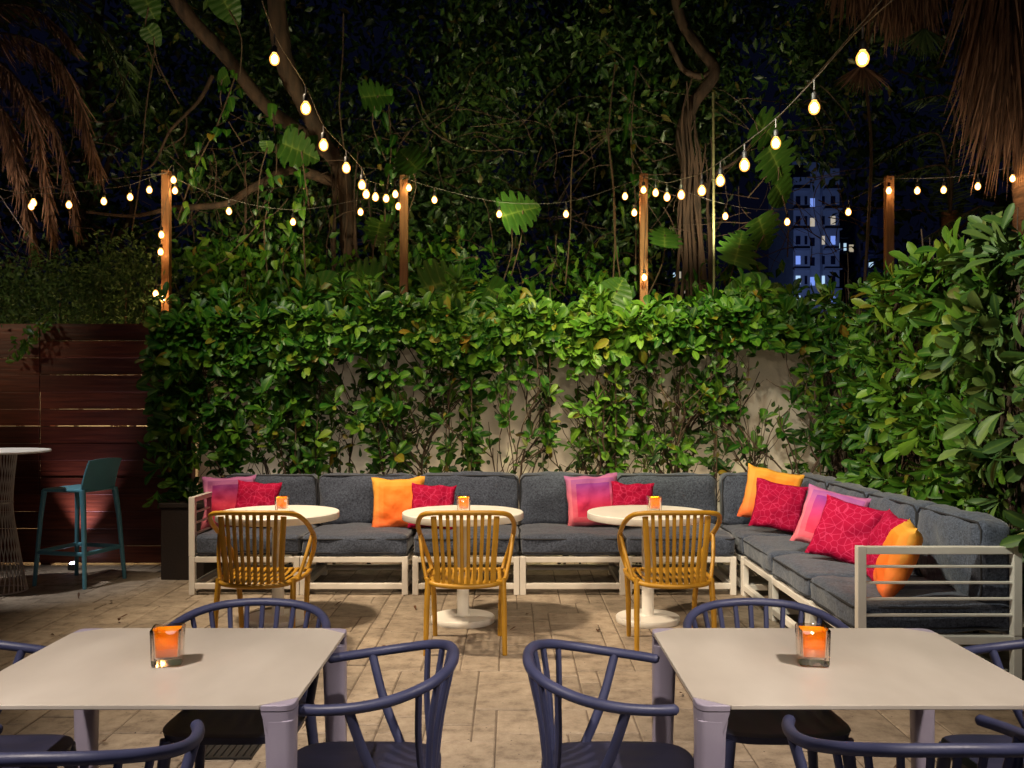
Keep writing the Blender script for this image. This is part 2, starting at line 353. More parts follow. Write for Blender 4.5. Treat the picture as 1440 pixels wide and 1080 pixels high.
def copy_tree(o, parent=None):
    c = o.copy(); COL.objects.link(c); c.parent = parent
    for ch in list(o.children): copy_tree(ch, c)
    return c
def smooth_path(pts, sub=6):
    """Catmull-Rom through the points"""
    pts = [Vector(p) for p in pts]; out = []
    for i in range(len(pts)-1):
        p0 = pts[max(i-1, 0)]; p1 = pts[i]; p2 = pts[i+1]; p3 = pts[min(i+2, len(pts)-1)]
        for k in range(sub):
            t = k/sub
            out.append(.5*((2*p1)+(p2-p0)*t+(2*p0-5*p1+4*p2-p3)*t*t+(3*p1-p0-3*p2+p3)*t**3))
    out.append(pts[-1]); return out

# leaf clouds ---------------------------------------------------------------
def leaf_template(kind):
    if kind == 'ovate':  T = [(0, .08), (.22, .38), (.50, .84), (.74, 1.0), (.91, .74), (1, .18)]
    elif kind == 'small': T = [(0, .1), (.45, 1.0), (1, .05)]
    elif kind == 'blade': T = [(0, .5), (.35, 1.0), (.7, .7), (1, .05)]
    else: T = [(0, .3), (.10, .95), (.35, 1.0), (.65, .80), (.87, .42), (1, .03)]
    vs, rib, fs = [], [], []
    for t, wd in T:
        vs += [(-wd*.5, t, 0), (0, t, 0), (wd*.5, t, 0)]; rib += [0, 1, 0]
    for i in range(len(T)-1):
        a = i*3; fs += [(a, a+1, a+4, a+3), (a+1, a+2, a+5, a+4)]
    return np.array(vs), np.array(rib, float), np.array(fs)
def leaf_mesh(name, pos, dirs, nrm, L, W, m, kind='ovate', parent=None, curl=.25, fold=.22, loc=None):
    pos = np.asarray(pos, float); dirs = np.asarray(dirs, float); nrm = np.asarray(nrm, float)
    L = np.asarray(L, float); W = np.asarray(W, float); n = len(pos)
    T, rib, F = leaf_template(kind)
    y = dirs/np.linalg.norm(dirs, axis=1, keepdims=True)
    x = np.cross(y, nrm); x /= np.linalg.norm(x, axis=1, keepdims=True)+1e-9
    z = np.cross(x, y)
    cu = (curl*(.4+1.2*RNG.random(n)))[:, None]
    tx = T[None, :, 0]*W[:, None]; ty = T[None, :, 1]*L[:, None]
    tz = -cu*L[:, None]*T[None, :, 1]**2+np.abs(T[None, :, 0])*2*fold*W[:, None]
    V = pos[:, None, :]+tx[..., None]*x[:, None, :]+ty[..., None]*y[:, None, :]+tz[..., None]*z[:, None, :]
    k = len(T); V = V.reshape(-1, 3)
    FF = (F[None]+(np.arange(n)*k)[:, None, None]).reshape(-1, 4)
    me = bpy.data.meshes.new(name); me.vertices.add(len(V)); me.vertices.foreach_set('co', V.ravel())
    me.loops.add(FF.size); me.loops.foreach_set('vertex_index', FF.ravel().astype(np.int32))
    me.polygons.add(len(FF)); me.polygons.foreach_set('loop_start', np.arange(0, FF.size, 4, dtype=np.int32))
    me.polygons.foreach_set('use_smooth', np.ones(len(FF), bool))
    me.update(calc_edges=True); me.validate()
    a = me.attributes.new('rib', 'FLOAT', 'POINT'); a.data.foreach_set('value', np.tile(rib, n))
    me.materials.append(m)
    o = bpy.data.objects.new(name, me); COL.objects.link(o)
    if parent: o.parent = parent
    if loc is not None: o.location = loc
    return o
def rand_dirs(n):
    v = RNG.normal(size=(n, 3)); return v/np.linalg.norm(v, axis=1, keepdims=True)
def rosettes(centres, outdirs, per=7, L=.12, W=.055, spread=1.0):
    """whorls of leaves round twig tips"""
    c = np.repeat(np.asarray(centres), per, 0); d0 = np.repeat(np.asarray(outdirs), per, 0); n = len(c)
    ang = np.tile(np.arange(per)*2.399, len(centres))+np.repeat(RNG.random(len(centres))*6.28, per)
    a = np.cross(d0, np.array([.13, .21, .97])); a /= np.linalg.norm(a, axis=1, keepdims=True)+1e-9; b = np.cross(d0, a)
    rad = a*np.cos(ang)[:, None]+b*np.sin(ang)[:, None]
    k = (spread*(.35+.9*RNG.random(n)))[:, None]
    d = d0+rad*k+RNG.normal(size=(n, 3))*.15; d[:, 2] -= .15
    pos = c+rad*.01-d0*(RNG.random(n)*.06)[:, None]
    Ls = L*(.45+.85*RNG.random(n)**1.3); Ws = W*(.7+.5*RNG.random(n))*Ls/L
    nr = d0*1.0+RNG.normal(size=(n, 3))*.25-rad*.3
    return pos, d, nr, Ls, Ws

# ================================================================ SETTING
g = MB(); g.box(-600, 600, -50, 1200, -.3, -.035)
tag(g.build('ground', M['soil'], smooth=False), kind='structure')
# paving: courses of stones running away from the camera
pv = MB(); x = -7.2
rs = random.Random(3)
def stone(x0, x1, y0, y1):
    e = .003; t = rs.uniform(-.0022, .0022); b = .006
    x0 += e; x1 -= e; y0 += e; y1 -= e
    tx, ty = rs.uniform(-.001, .001), rs.uniform(-.001, .001)
    v = [(x0, y0, -.03), (x1, y0, -.03), (x1, y1, -.03), (x0, y1, -.03),
         (x0, y0, t-.004), (x1, y0, t-.004), (x1, y1, t-.004), (x0, y1, t-.004),
         (x0+b, y0+b, t-tx), (x1-b, y0+b, t+tx), (x1-b, y1-b, t+ty), (x0+b, y1-b, t-ty)]
    f = [(8, 9, 10, 11)]
    for i in range(4):
        j = (i+1) % 4; f += [(i, j, 4+j, 4+i), (4+i, 4+j, 8+j, 8+i)]
    pv.add(v, f)
CELL = .108; NX, NY = 127, 99; used = np.zeros((NX, NY), bool); X0, Y0 = -7.2, -1.5
SZ = [(3, 3)]*4+[(2, 3)]*3+[(3, 2)]*2+[(3, 4)]*3+[(2, 2)]*2+[(4, 3)]*2+[(2, 4)]*2+[(3, 5)]
for iy in range(NY):
    for ix in range(NX):
        if used[ix, iy]: continue
        for a, b in rs.sample(SZ, 6)+[(2, 2), (1, 2), (2, 1), (1, 1)]:
            if ix+a <= NX and iy+b <= NY and not used[ix:ix+a, iy:iy+b].any():
                used[ix:ix+a, iy:iy+b] = True; stone(X0+ix*CELL, X0+(ix+a)*CELL, Y0+iy*CELL, Y0+(iy+b)*CELL); break
js = MB(); js.box(-7.15, 6.45, -1.45, 9.15, -.034, -.006)
tag(js.build('joint_sand', noisy('joint_sand', (.10, .075, .055), (.17, .13, .10), 30, .95, .4, 90), smooth=False), kind='structure')
tag(pv.build('patio_paving', M['paver'], smooth=False), kind='structure')

# garden walls (stucco)
wl = MB(); wl.box(-2.95, 3.35, 8.80, 8.885, -.05, 2.15)
wo = wl.build('garden_wall', M['stucco'], smooth=False, bevel=.012)
tag(wo, 'beige stucco wall behind the long row of sofa, half hidden by shrubs', 'wall')
wl = MB(); wl.box(3.37, 3.55, 3.2, 8.88, -.05, 2.14)
tag(wl.build('garden_wall', M['stucco'], smooth=False, bevel=.012), 'beige stucco wall on the right side, behind the dense leafy hedge', 'wall')

# fence
fr = empty('board_fence', (-4.9, 8.5, 0), 0, 'dark red stained horizontal board fence with thin lit gaps on the left', 'fence')
fb = MB(); z = .02; rs = random.Random(5)
for i in range(14):
    h = .147
    for (a, b) in ((-2.6, -.75), (-.745, .62), (.625, 2.0)):
        dy = rs.uniform(-.003, .003); gp = rs.choice([.0, .0, .001, .003, .006])
        fb.box(a+.002, b-.002, dy, .022+dy, z+gp, z+h+.0078)
    z += .1548
fb.build('board_panel', M['fence'], fr, smooth=False, bevel=.003)
for xx in (-2.5, -.72, .66, 1.95):
    p = MB(); p.box(xx-.045, xx+.045, .03, .12, -.02, 2.1); p.build('fence_post', M['fence'], fr, smooth=False, bevel=.004)
wl = MB(); wl.box(-9, -3.1, 10.3, 10.45, -.05, 2.3)  # pale backdrop added so the fence gaps show bright
tag(wl.build('garden_wall', M['stucco'], smooth=False), 'pale backdrop wall added behind the fence to brighten its gaps', 'wall')
# lamp behind the fence
bl = empty('garden_lamp', P(157, 553, 8.75), 0, 'small glowing garden lamp shining through a gap in the red fence', 'lamp')
b = MB(); b.lathe([(0.001, -.045), (.03, -.035), (.042, 0), (.03, .035), (.001, .045)], 16); b.build('lamp_globe', M['filament'], bl)
b = MB(); b.tube([(0, 0, -1.56), (0, 0, -.04)], .012); b.build('lamp_stake', M['black'], bl)
l = bpy.data.lights.new('gap_backlight', 'POINT'); l.energy = 45; l.color = (1, .7, .35); l.shadow_soft_size = .05
lo = bpy.data.objects.new('gap_backlight', l); COL.objects.link(lo); lo.location = (-4.3, 9.5, 1.0)  # unseen light added for the backdrop wall, set apart from the globe
# ground uplight
ur = empty('ground_spotlight', P(103, 806, 8.28), 0, 'small lit ground spotlight at the foot of the red fence behind the teal stool', 'spotlight')
ur.location.z = 0
b = MB(); b.lathe([(.045, 0), (.045, .05), (.038, .055), (.038, .03)], 20); b.build('housing', M['black'], ur)
b = MB(); b.lathe([(.034, .05), (.030, .062), (.018, .069), (.001, .071)], 20); b.build('lens', emis('lens_glow', (.85, .8, 1), 14), ur)
spot('ground_spot_beam', ur.location+Vector((0, .05, .08)), ur.location+Vector((0, .17, 1.0)), 70, 60, (.85, .70, 1), .9, .02)

# ================================================================ SOFA
def rounded_block(x0, x1, y0, y1, z0, z1, r=.04, n=12, puff=(0, 0, 0), seed=0, wr=.009):
    cx, cy, cz = (x0+x1)/2, (y0+y1)/2, (z0+z1)/2; hx, hy, hz = (x1-x0)/2, (y1-y0)/2, (z1-z0)/2
    bm = bmesh.new(); bmesh.ops.create_cube(bm, size=2); bmesh.ops.subdivide_edges(bm, edges=bm.edges, cuts=n, use_grid_fill=True)
    for v in bm.verts:
        u = v.co.copy()
        for k in range(3): u[k] = math.copysign(abs(u[k])**.75, u[k]) if abs(u[k]) > 1e-9 else 0
        q = Vector((u.x*hx, u.y*hy, u.z*hz)); c = Vector([max(-h+r, min(h-r, w_)) for w_, h in zip(q, (hx, hy, hz))])
        d = q-c
        if d.length > 1e-9: q = c+d.normalized()*min(r, max(abs(d.x), abs(d.y), abs(d.z))) 
        q.x += puff[0]*(1-u.y**2)*(1-u.z**2)*u.x; q.y += puff[1]*(1-u.x**2)*(1-u.z**2)*u.y; q.z += puff[2]*(1-u.x**2)*(1-u.y**2)*u.z
        nn = noise.noise_vector(Vector((q.x*5+seed, q.y*5, q.z*6+seed*2)))
        q += nn*wr*2
        nn = noise.noise_vector(Vector((q.x*14+seed, q.y*14, q.z*16+seed)))
        q += nn*wr*.6
        v.co = q+Vector((cx, cy, cz))
    m = MB(); m.v = [tuple(v.co) for v in bm.verts]; m.f = [tuple(v.index for v in f.verts) for f in bm.faces]; bm.free()
    return m
def piping_loop(m, x0, x1, y0, y1, z, seed=0, r=.006, plane='z'):
    pts = []
    cr = .035
    cs = [(x0+cr, y0), (x1-cr, y0), (x1, y0+cr), (x1, y1-cr), (x1-cr, y1), (x0+cr, y1), (x0, y1-cr), (x0, y0+cr)]
    for i in range(8):
        a, b = cs[i], cs[(i+1) % 8]
        for k in range(5):
            t = k/5; q = Vector((a[0]+(b[0]-a[0])*t, a[1]+(b[1]-a[1])*t, 0)); q.z = z+noise.noise(Vector((q.x*5+seed, q.y*5, 3)))*.006
            if plane == 'y': q = Vector((q.x, z+noise.noise(Vector((q.x*5+seed, q.y*5, 3)))*.006, q.y))
            if plane == 'x': q = Vector((z+noise.noise(Vector((q.x*5+seed, q.y*5, 3)))*.006, q.x, q.y))
            pts.append(q)
    pts.append(pts[0]); m.tube(pts, r, 6)
SEAT_Z0, SEAT_Z1, T = .295, .455, .045
def module(x0, x1, y0, y1, back, label, arm=None, seed=0):
    """back: list of sides carrying a back cushion ('n' = far side, 'e' = right side); arm: side with a slatted arm"""
    cx, cy = (x0+x1)/2, (y0+y1)/2; t = empty('sofa_module', (cx, cy, 0), 0, label, 'sofa', 'modules of the corner sofa')
    a, b, c, d = x0-cx, x1-cx, y0-cy, y1-cy
    f = MB()
    for xx in (a, b-T):
        for yy in (c, d-T):
            f.box(xx, xx+T, yy, yy+T, 0, SEAT_Z0)
    for z0 in (.045, SEAT_Z0-.045):
        zz = z0; e = .002
        for yy in (c, d-T): f.box(a+T, b-T, yy+e, yy+T-e, zz, zz+T-e)
        for xx in (a, b-T): f.box(xx+e, xx+T-e, c+T, d-T, zz, zz+T-e)
    for k in range(5):                                  # seat support slats
        yy = c+T+(d-c-2*T)*(k+.5)/5; f.box(a+T, b-T, yy-.02, yy+.02, SEAT_Z0-.03, SEAT_Z0-.018)
    f.build('frame', M['white_metal'], t, smooth=False, bevel=.004)
    if arm:
        m = MB(); AZ = .752
        if arm == 'w':
            m.box(a-.002, a+T, c+.001, c+T, SEAT_Z0+.001, AZ); m.box(a-.002, a+T, d-T, d-.001, SEAT_Z0+.001, AZ); m.box(a, a+T-.002, c+T, d-T, AZ-.04, AZ-.002)
            for k in range(4): zz = .372+k*.083; m.box(a+.01, a+.035, c+T, d-T, zz, zz+.012)
        else:
            m.box(a+.001, a+T, c-.002, c+T, SEAT_Z0+.001, AZ); m.box(b-T, b-.001, c-.002, c+T, SEAT_Z0+.001, AZ); m.box(a+T, b-T, c, c+T-.002, AZ-.04, AZ-.002)
            for k in range(4): zz = .392+k*.083; m.box(a+T, b-T, c+.01, c+.035, zz, zz+.012)
        m.build('arm_frame', M['white_metal'], t, smooth=False, bevel=.003)
    aa = a+(T if arm == 'w' else 0)+.004; cc = c+(T if arm == 's' else 0)+.004
    sc = rounded_block(aa, b-.004, cc, d-.02, SEAT_Z0+.002, SEAT_Z1, .035, 14, (0, .008, .018), seed).build('seat_cushion', M['cushion'], t)
    q = MB(); piping_loop(q, aa-.001, b-.003, cc-.001, d-.019, SEAT_Z1-.028, seed); piping_loop(q, aa-.001, b-.003, cc-.001, d-.019, SEAT_Z0+.03, seed)
    q.build('piping', M['piping'], sc)
    for s in back:
        if s == 'n':
            bc = rounded_block(aa+.002, b-.006 if 'e' not in back else b-.21, d-.20, d-.02, SEAT_Z1-.01, .868, .045, 14, (.006, .03, .012), seed+5, .013).build('back_cushion', M['cushion'], t)
            q = MB(); piping_loop(q, aa+.004, b-.008 if 'e' not in back else b-.212, SEAT_Z1, .862, d-.185, seed, plane='y'); q.build('piping', M['piping'], bc)
        else:
            bc = rounded_block(b-.20, b-.02, cc+.002, d-(.008 if 'n' not in back else .01), SEAT_Z1-.01, .868, .045, 14, (.03, .006, .012), seed+5, .013).build('back_cushion', M['cushion'], t)
            q = MB(); piping_loop(q, cc+.004, d-.01, SEAT_Z1, .862, b-.185, seed, plane='x'); q.build('piping', M['piping'], bc)
    bf = MB()                                            # low back frame behind the cushions
    if 'n' in back: bf.box(a+.002, b-.002, d-.018, d-.002, SEAT_Z0+.002, .62)
    if 'e' in back: bf.box(b-.018, b-.002, c+.002, d-.02, SEAT_Z0+.002, .62)
    bf.build('back_frame', M['white_metal'], t, smooth=False)
    return t
YB0, YB1 = 7.2, 8.06
module(-2.48, -1.632, YB0, YB1, 'n', 'leftmost sofa section, with the slatted white arm and a purple cushion', 'w', 1)
module(-1.628, -.80, YB0, YB1, 'n', 'sofa section second from the left, between the two left round tables', None, 2)
module(-.764, .058, YB0, YB1, 'n', 'sofa section straight behind the middle round table', None, 3)
module(.062, .872, YB0, YB1, 'n', 'sofa section right of the middle round table, with the pink ombre cushion', None, 4)
module(.876, 1.722, YB0, YB1, 'n', 'last back-row sofa section before the corner, behind the right round table', None, 5)
module(1.76, 2.60, YB0, YB1, 'ne', 'corner sofa section where the two rows meet', None, 6)
module(1.76, 2.60, 6.402, 7.196, 'e', 'side-row sofa section next to the corner', None, 7)
module(1.76, 2.60, 5.602, 6.398, 'e', 'middle sofa section of the side row, with the pink and crimson cushions', None, 8)
module(1.76, 2.60, 4.78, 5.598, 'e', 'nearest sofa section of the side row, closed by a slatted arm', 's', 9)

# ================================================================ THROW CUSHIONS
def pillow_mesh(s=.45, th=.15, seed=0, n=22):
    m = MB(); vs = []; idx = {}
    for side in (1, -1):
        for i in range(n+1):
            for j in range(n+1):
                u, v = 2*i/n-1, 2*j/n-1
                if side == -1 and (i in (0, n) or j in (0, n)): idx[(side, i, j)] = idx[(1, i, j)]; continue
                pin = 1-.09*(1-abs(u)**2)*abs(v)**3; piv = 1-.09*(1-abs(v)**2)*abs(u)**3
                h = th/2*((1-u*u)*(1-v*v))**.42
                q = Vector((u*s/2*piv, side*h, v*s/2*pin))
                w_ = noise.noise(Vector((u*2.3+seed, v*2.3, side)))*.026*(1-max(abs(u), abs(v))**6)
                q.y += side*w_
                q.x += noise.noise(Vector((v*2+seed, 1, u)))*.012; q.z += noise.noise(Vector((u*2+seed, 5, v)))*.012
                idx[(side, i, j)] = len(vs); vs.append(q)
    fs = []
    for side in (1, -1):
        for i in range(n):
            for j in range(n):
                f = (idx[(side, i, j)], idx[(side, i+1, j)], idx[(side, i+1, j+1)], idx[(side, i, j+1)])
                fs.append(f if side == -1 else f[::-1])
    m.add(vs, fs); return m
def pillow(px, py, Y, yaw, lean, roll, mt, label, s=.45, th=.15, seed=0):
    """yaw 0 faces the camera, lean tips it back, roll turns it in its own plane"""
    o = pillow_mesh(s, th, seed).build('throw_cushion', M[mt]); o.data.set_sharp_from_angle(angle=R(80))
    o.matrix_world = Matrix.Translation(P(px, py, Y)) @ Matrix.Rotation(R(yaw), 4, 'Z') @ Matrix.Rotation(R(-lean), 4, 'X') @ Matrix.Rotation(R(roll), 4, 'Y')
    return tag(o, label, 'cushion', 'throw cushions on the corner sofa')
pillow(322, 706, 7.68, 6, 14, -2, 'ombre_purple', 'purple and red ombre cushion in the left corner of the sofa, by the slatted arm', .44, .14, 1)
pillow(361, 708, 7.56, -4, 16, 3, 'crimson', 'crimson patterned cushion leaning on the purple ombre one at the left end', .37, .13, 2)
pillow(560, 708, 7.66, 3, 14, -1, 'ombre_orange', 'yellow and orange cushion on the back row, beside the middle table', .44, .14, 3)
pillow(608, 712, 7.56, -4, 16, 3, 'crimson', 'crimson patterned cushion overlapping the yellow and orange one behind the middle table', .37, .13, 4)
pillow(833, 704, 7.66, -4, 15, -4, 'ombre_pink', 'pink and purple ombre cushion on the back row between middle and right tables', .44, .14, 5)
pillow(889, 708, 7.56, -5, 16, 2, 'crimson', 'crimson patterned cushion leaning on the pink ombre one behind the right table', .35, .13, 6)
pillow(1084, 697, 7.55, -12, 16, 12, 'ombre_orange', 'yellow and orange cushion tilted in the sofa corner, behind a crimson one', .45, .14, 7)
pillow(1095, 712, 7.30, -14, 22, 10, 'crimson', 'crimson patterned cushion in the sofa corner, in front of the yellow one', .40, .14, 8)
pillow(1168, 731, 6.32, -30, 26, 12, 'ombre_pink', 'lilac and pink ombre cushion on the side row, behind a crimson one', .43, .14, 9)
pillow(1191, 748, 6.00, -36, 26, 12, 'crimson', 'crimson patterned cushion leaning on the lilac ombre one on the side row', .42, .14, 10)
pillow(1241, 768, 5.44, -98, 24, 2, 'crimson', 'crimson cushion standing edge-on beside the yellow one near the slatted arm', .42, .14, 11)
pillow(1262, 786, 5.10, -108, 22, 0, 'ombre_orange', 'plump yellow and orange cushion standing just inside the near slatted arm', .43, .17, 12)

# ================================================================ ROUND BISTRO TABLES
def bistro():
    t = empty('bistro_table', (0, 0, 0))
    m = MB(); m.lathe([(.385, .692), (.405, .695), (.409, .700), (.409, .738), (.405, .742), (.001, .742)], 72)
    m.build('tabletop', M['top_white'], t)
    m = MB(); m.lathe([(.041, .04), (.041, .69)], 32); m.build('column', M['top_white'], t)
    m = MB(); m.lathe([(.212, 0), (.215, .004), (.215, .034), (.21, .040), (.05, .044), (.045, .052), (.001, .052)], 56); m.build('base', M['top_white'], t)
    return t
BT = bistro()
for i, (px, lab) in enumerate(((391, 'left round white pedestal table, beside the purple cushion'),
                               (651, 'middle round white pedestal table with its full base in view'),
                               (911, 'right round white pedestal table, nearest the sofa corner'))):
    o = BT if i == 0 else copy_tree(BT)
    o.location = (X_at(px, 6.35), 6.35, 0); o.rotation_euler.z = i*.7
    tag(o, lab, 'table', 'round bistro tables')

# ================================================================ CANDLE HOLDERS
def votive(s=.084, h=.098):
    t = empty('candle_holder', (0, 0, 0)); a = s/2; w_ = .006
    m = MB()
    def ring(x, z, rr=.010):
        pts = []
        for sx, sy, a0 in ((1, 1, 0), (-1, 1, 90), (-1, -1, 180), (1, -1, 270)):
            for k in range(4):
                an = R(a0+k*30); pts.append((sx*(x-rr)+rr*math.cos(an), sy*(x-rr)+rr*math.sin(an), z))
        return pts
    rings = [ring(a*.90, 0), ring(a*.93, .004), ring(a*1.0, h-.003), ring(a-.002, h), ring(a-w_+.001, h), ring(a-w_, h-.004), ring(a*.90-w_, .022)]
    vs = [p for r_ in rings for p in r_]; fs = [tuple(range(16))[::-1]]
    for i in range(len(rings)-1):
        for k in range(16): fs.append((i*16+k, i*16+(k+1) % 16, (i+1)*16+(k+1) % 16, (i+1)*16+k))
    fs.append(tuple((len(rings)-1)*16+k for k in range(16))); m.add(vs, fs); m.build('glass_shell', M['glass'], t)
    m = MB(); b = a-w_-.0015
    r2 = [ring(b*.9, .0235, .008), ring(b*.985, h-.006, .008), ring(b*.985-.0025, h-.006, .006), ring(b*.9-.0025, .027, .006)]
    vs = [p for r_ in r2 for p in r_]; fs = [tuple(range(16))[::-1]]
    for i in range(3):
        for k in range(16): fs.append((i*16+k, i*16+(k+1) % 16, (i+1)*16+(k+1) % 16, (i+1)*16+k))
    fs.append(tuple(48+k for k in range(16))); m.add(vs, fs); m.build('orange_liner', M['orange'], t)
    m = MB(); m.lathe([(.019, .029), (.019, .045), (.016, .047), (.001, .046)], 20); m.build('tea_light', M['top_white'], t)
    m = MB(); m.lathe([(.001, .047), (.0045, .053), (.005, .060), (.003, .068), (.0005, .076)], 10); m.build('flame', M['flame'], t)
    return t
V0 = votive()
def put_votive(first, loc, rz, lab, watts, sc=1):
    o = V0 if first else copy_tree(V0)
    o.location = loc; o.rotation_euler.z = rz; o.scale = (sc, sc, sc); tag(o, lab, 'candle holder', 'square orange candle holders')
    l = bpy.data.lights.new('candle_light', 'POINT'); l.energy = watts; l.color = (1, .72, .40); l.shadow_soft_size = .008
    q = bpy.data.objects.new('candle_light', l); COL.objects.link(q); q.parent = o; q.location = (0, 0, .07)
put_votive(True, (-.99, 2.70, .7425), R(12), 'square orange glass candle holder on the near left table', .10, 1.06)
put_votive(False, (.865, 2.70, .7425), R(-8), 'square orange glass candle holder on the near right table', .10, 1.06)
for px, lab in ((397, 'glowing orange candle holder on the left round table'), (652, 'glowing orange candle holder on the middle round table'), (920, 'glowing orange candle holder on the right round table')):
    put_votive(False, (X_at(px, 6.34), 6.34, .7425), R(5), lab, 3.2, 1.08)

# ================================================================ MUSTARD CHAIRS
def mustard_chair():
    t = empty('slatted_armchair', (0, 0, 0)); mt = M['mustard']
    for sx in (-1, 1):
        m = MB(); m.tube([(sx*.232, -.225, 0), (sx*.228, -.20, .25), (sx*.222, -.165, .44)], [.0145, .017, .018], 12, 1); m.build('leg', mt, t)
        m = MB(); m.tube([(sx*.205, .235, 0), (sx*.212, .215, .25), (sx*.225, .19, .43)], [.0145, .017, .018], 12, 1); m.build('leg', mt, t)
    half = [(.222, .18, .43), (.236, .20, .475), (.264, .185, .56), (.284, .11, .645), (.290, 0, .705), (.285, -.11, .768), (.255, -.205, .820), (.195, -.255, .838), (.10, -.276, .842), (0, -.282, .843)]
    path = [(-a, b, c) for a, b, c in half]+[(a, b, c) for a, b, c in half[-2::-1]]
    m = MB(); m.tube(smooth_path(path, 5), .0145, 12); m.build('hoop_rail', mt, t)
    low = [(.235, .20, .425), (.245, .05, .425), (.235, -.10, .425), (.19, -.20, .415), (.10, -.235, .408), (0, -.243, .405)]
    path = [(-a, b, c) for a, b, c in low]+[(a, b, c) for a, b, c in low[-2::-1]]
    m = MB(); m.tube(smooth_path(path, 5), .014, 10)
    m.tube(smooth_path([(-.235, .20, .425), (-.15, .235, .42), (0, .24, .418), (.15, .235, .42), (.235, .20, .425)], 4), .014, 10); m.build('seat_rail', mt, t)
    for k in range(10):
        u = -1+2*k/9; xt = u*.185; xb = u*.165; big = k in (0, 9)
        yt = -.27+.03*abs(u)**3; zt = .835-.018*abs(u)**3
        yb = -.235+.035*u*u; zb = .408+.008*u*u
        m = MB(); m.tube(smooth_path([(xt, yt, zt), ((xt+xb)/2, -.262+.03*u*u, .66), (xb, -.245+.03*u*u, .52), (xb, yb, zb)], 4), .0092 if big else .0060, 10, 1.9); m.build('back_slat', mt, t)
    for sx in (-1, 1):                                    # arm strut
        m = MB(); m.tube(smooth_path([(sx*.287, .05, .68), (sx*.268, -.03, .56), (sx*.242, -.09, .45), (sx*.235, -.10, .425)], 4), .012, 10); m.build('arm_strut', mt, t)
    for k in range(11):
        u = -1+2*k/10; xx = u*.20
        m = MB(); m.tube(smooth_path([(xx*.85, -.22+.03*u*u, .412), (xx, -.12, .428), (xx, .05, .424), (xx, .18, .438), (xx, .232, .43)], 3), .011, 8, .5); m.build('seat_slat', mt, t)
    return t
MC = mustard_chair()
for i, (X, rz, lab) in enumerate(((-1.515, -1, 'mustard slatted armchair at the left round table'), (-.278, 1, 'mustard slatted armchair at the middle round table'), (.955, 2, 'mustard slatted armchair at the right round table'))):
    o = MC if i == 0 else copy_tree(MC)
    o.location = (X, 5.73, 0); o.rotation_euler.z = R(rz); tag(o, lab, 'armchair', 'mustard chairs at the round tables')

# ================================================================ NAVY CHAIRS
def navy_chair():
    t = empty('spindle_armchair', (0, 0, 0)); mt = M['navy']
    half = [(.235, .135, .700), (.258, .07, .704), (.270, -.02, .713), (.258, -.11, .728), (.215, -.19, .748), (.145, -.238, .762), (.07, -.256, .768), (0, -.26, .770)]
    path = smooth_path([(-a, b, c) for a, b, c in half]+[(a, b, c) for a, b, c in half[-2::-1]], 6)
    m = MB(); rr = [.0152]*len(path); rr[0] = rr[-1] = .009; rr[1] = rr[-2] = .0150
    m.tube(path, rr, 14, .95); m.build('hoop_rail', mt, t)
    def on(s):                                             # point on hoop by fraction
        f = s*(len(path)-1); i = min(int(f), len(path)-2); return path[i].lerp(path[i+1], f-i)
    for k in range(9):
        s = .27+.46*k/8; top = on(s); u = -1+2*k/8
        bot = Vector((u*.165, -.205+.02*u*u, .44)); mid = top.lerp(bot, .5)+Vector((0, .008, 0))
        m = MB(); m.tube(smooth_path([top, mid, bot], 4), [.0092]*9, 8); m.build('spindle', mt, t)
    for s in (.125, .875):
        top = on(s); sx = -1 if s < .5 else 1; bot = Vector((sx*.20, -.10, .43))
        m = MB(); m.tube(smooth_path([top, top.lerp(bot, .5)+Vector((0, .01, 0)), bot], 4), [.0135]*4+[.0145]*5, 10); m.build('arm_strut', mt, t)
    # seat: dished board with shallow channels
    m = MB(); n = 26; vs = []; idx = {}
    def outline(u, v):
        k = 1-.06*(v*.5+.5 < .5)*0; r_ = max(abs(u), abs(v)); l_ = (abs(u)**4+abs(v)**4)**.25+1e-9
        c = r_/l_; wx = .225-.02*(1-v)/2; return u*c*wx, v*c*.222
    for side in (0, 1):
        for i in range(n+1):
            for j in range(n+1):
                u, v = 2*i/n-1, 2*j/n-1; xx, yy = outline(u, v); r_ = max(abs(u), abs(v))
                zz = .458-.012*(1-r_**2)-.0035*(1-r_**4)*(.5+.5*math.cos(xx*2*math.pi/.075)) - (.006 if r_ > .96 else 0) if side else .428
                idx[(side, i, j)] = len(vs); vs.append((xx*(1 if side else .97), yy*(1 if side else .97), zz))
    fs = []
    for i in range(n):
        for j in range(n):
            fs.append((idx[1, i, j], idx[1, i+1, j], idx[1, i+1, j+1], idx[1, i, j+1])); fs.append((idx[0, i, j], idx[0, i, j+1], idx[0, i+1, j+1], idx[0, i+1, j]))
    for k in range(n):
        fs += [(idx[0, k, 0], idx[0, k+1, 0], idx[1, k+1, 0], idx[1, k, 0]), (idx[0, k+1, n], idx[0, k, n], idx[1, k, n], idx[1, k+1, n]),
               (idx[0, 0, k+1], idx[0, 0, k], idx[1, 0, k], idx[1, 0, k+1]), (idx[0, n, k], idx[0, n, k+1], idx[1, n, k+1], idx[1, n, k])]
    m.add(vs, fs); m.build('seat', M['navy_seat_shaded'], t)
    for sx in (-1, 1):
        for yt, yb in ((.18, .215), (-.17, -.215)):
            m = MB(); m.tube([(sx*.225, yb, 0), (sx*.205, (yt+yb)/2, .22), (sx*.185, yt, .432)], [.0135, .0175, .021], 12); m.build('leg', mt, t)
    return t
NC = navy_chair()
GL, GR = 'navy chairs round the near left table', 'navy chairs round the near right table'
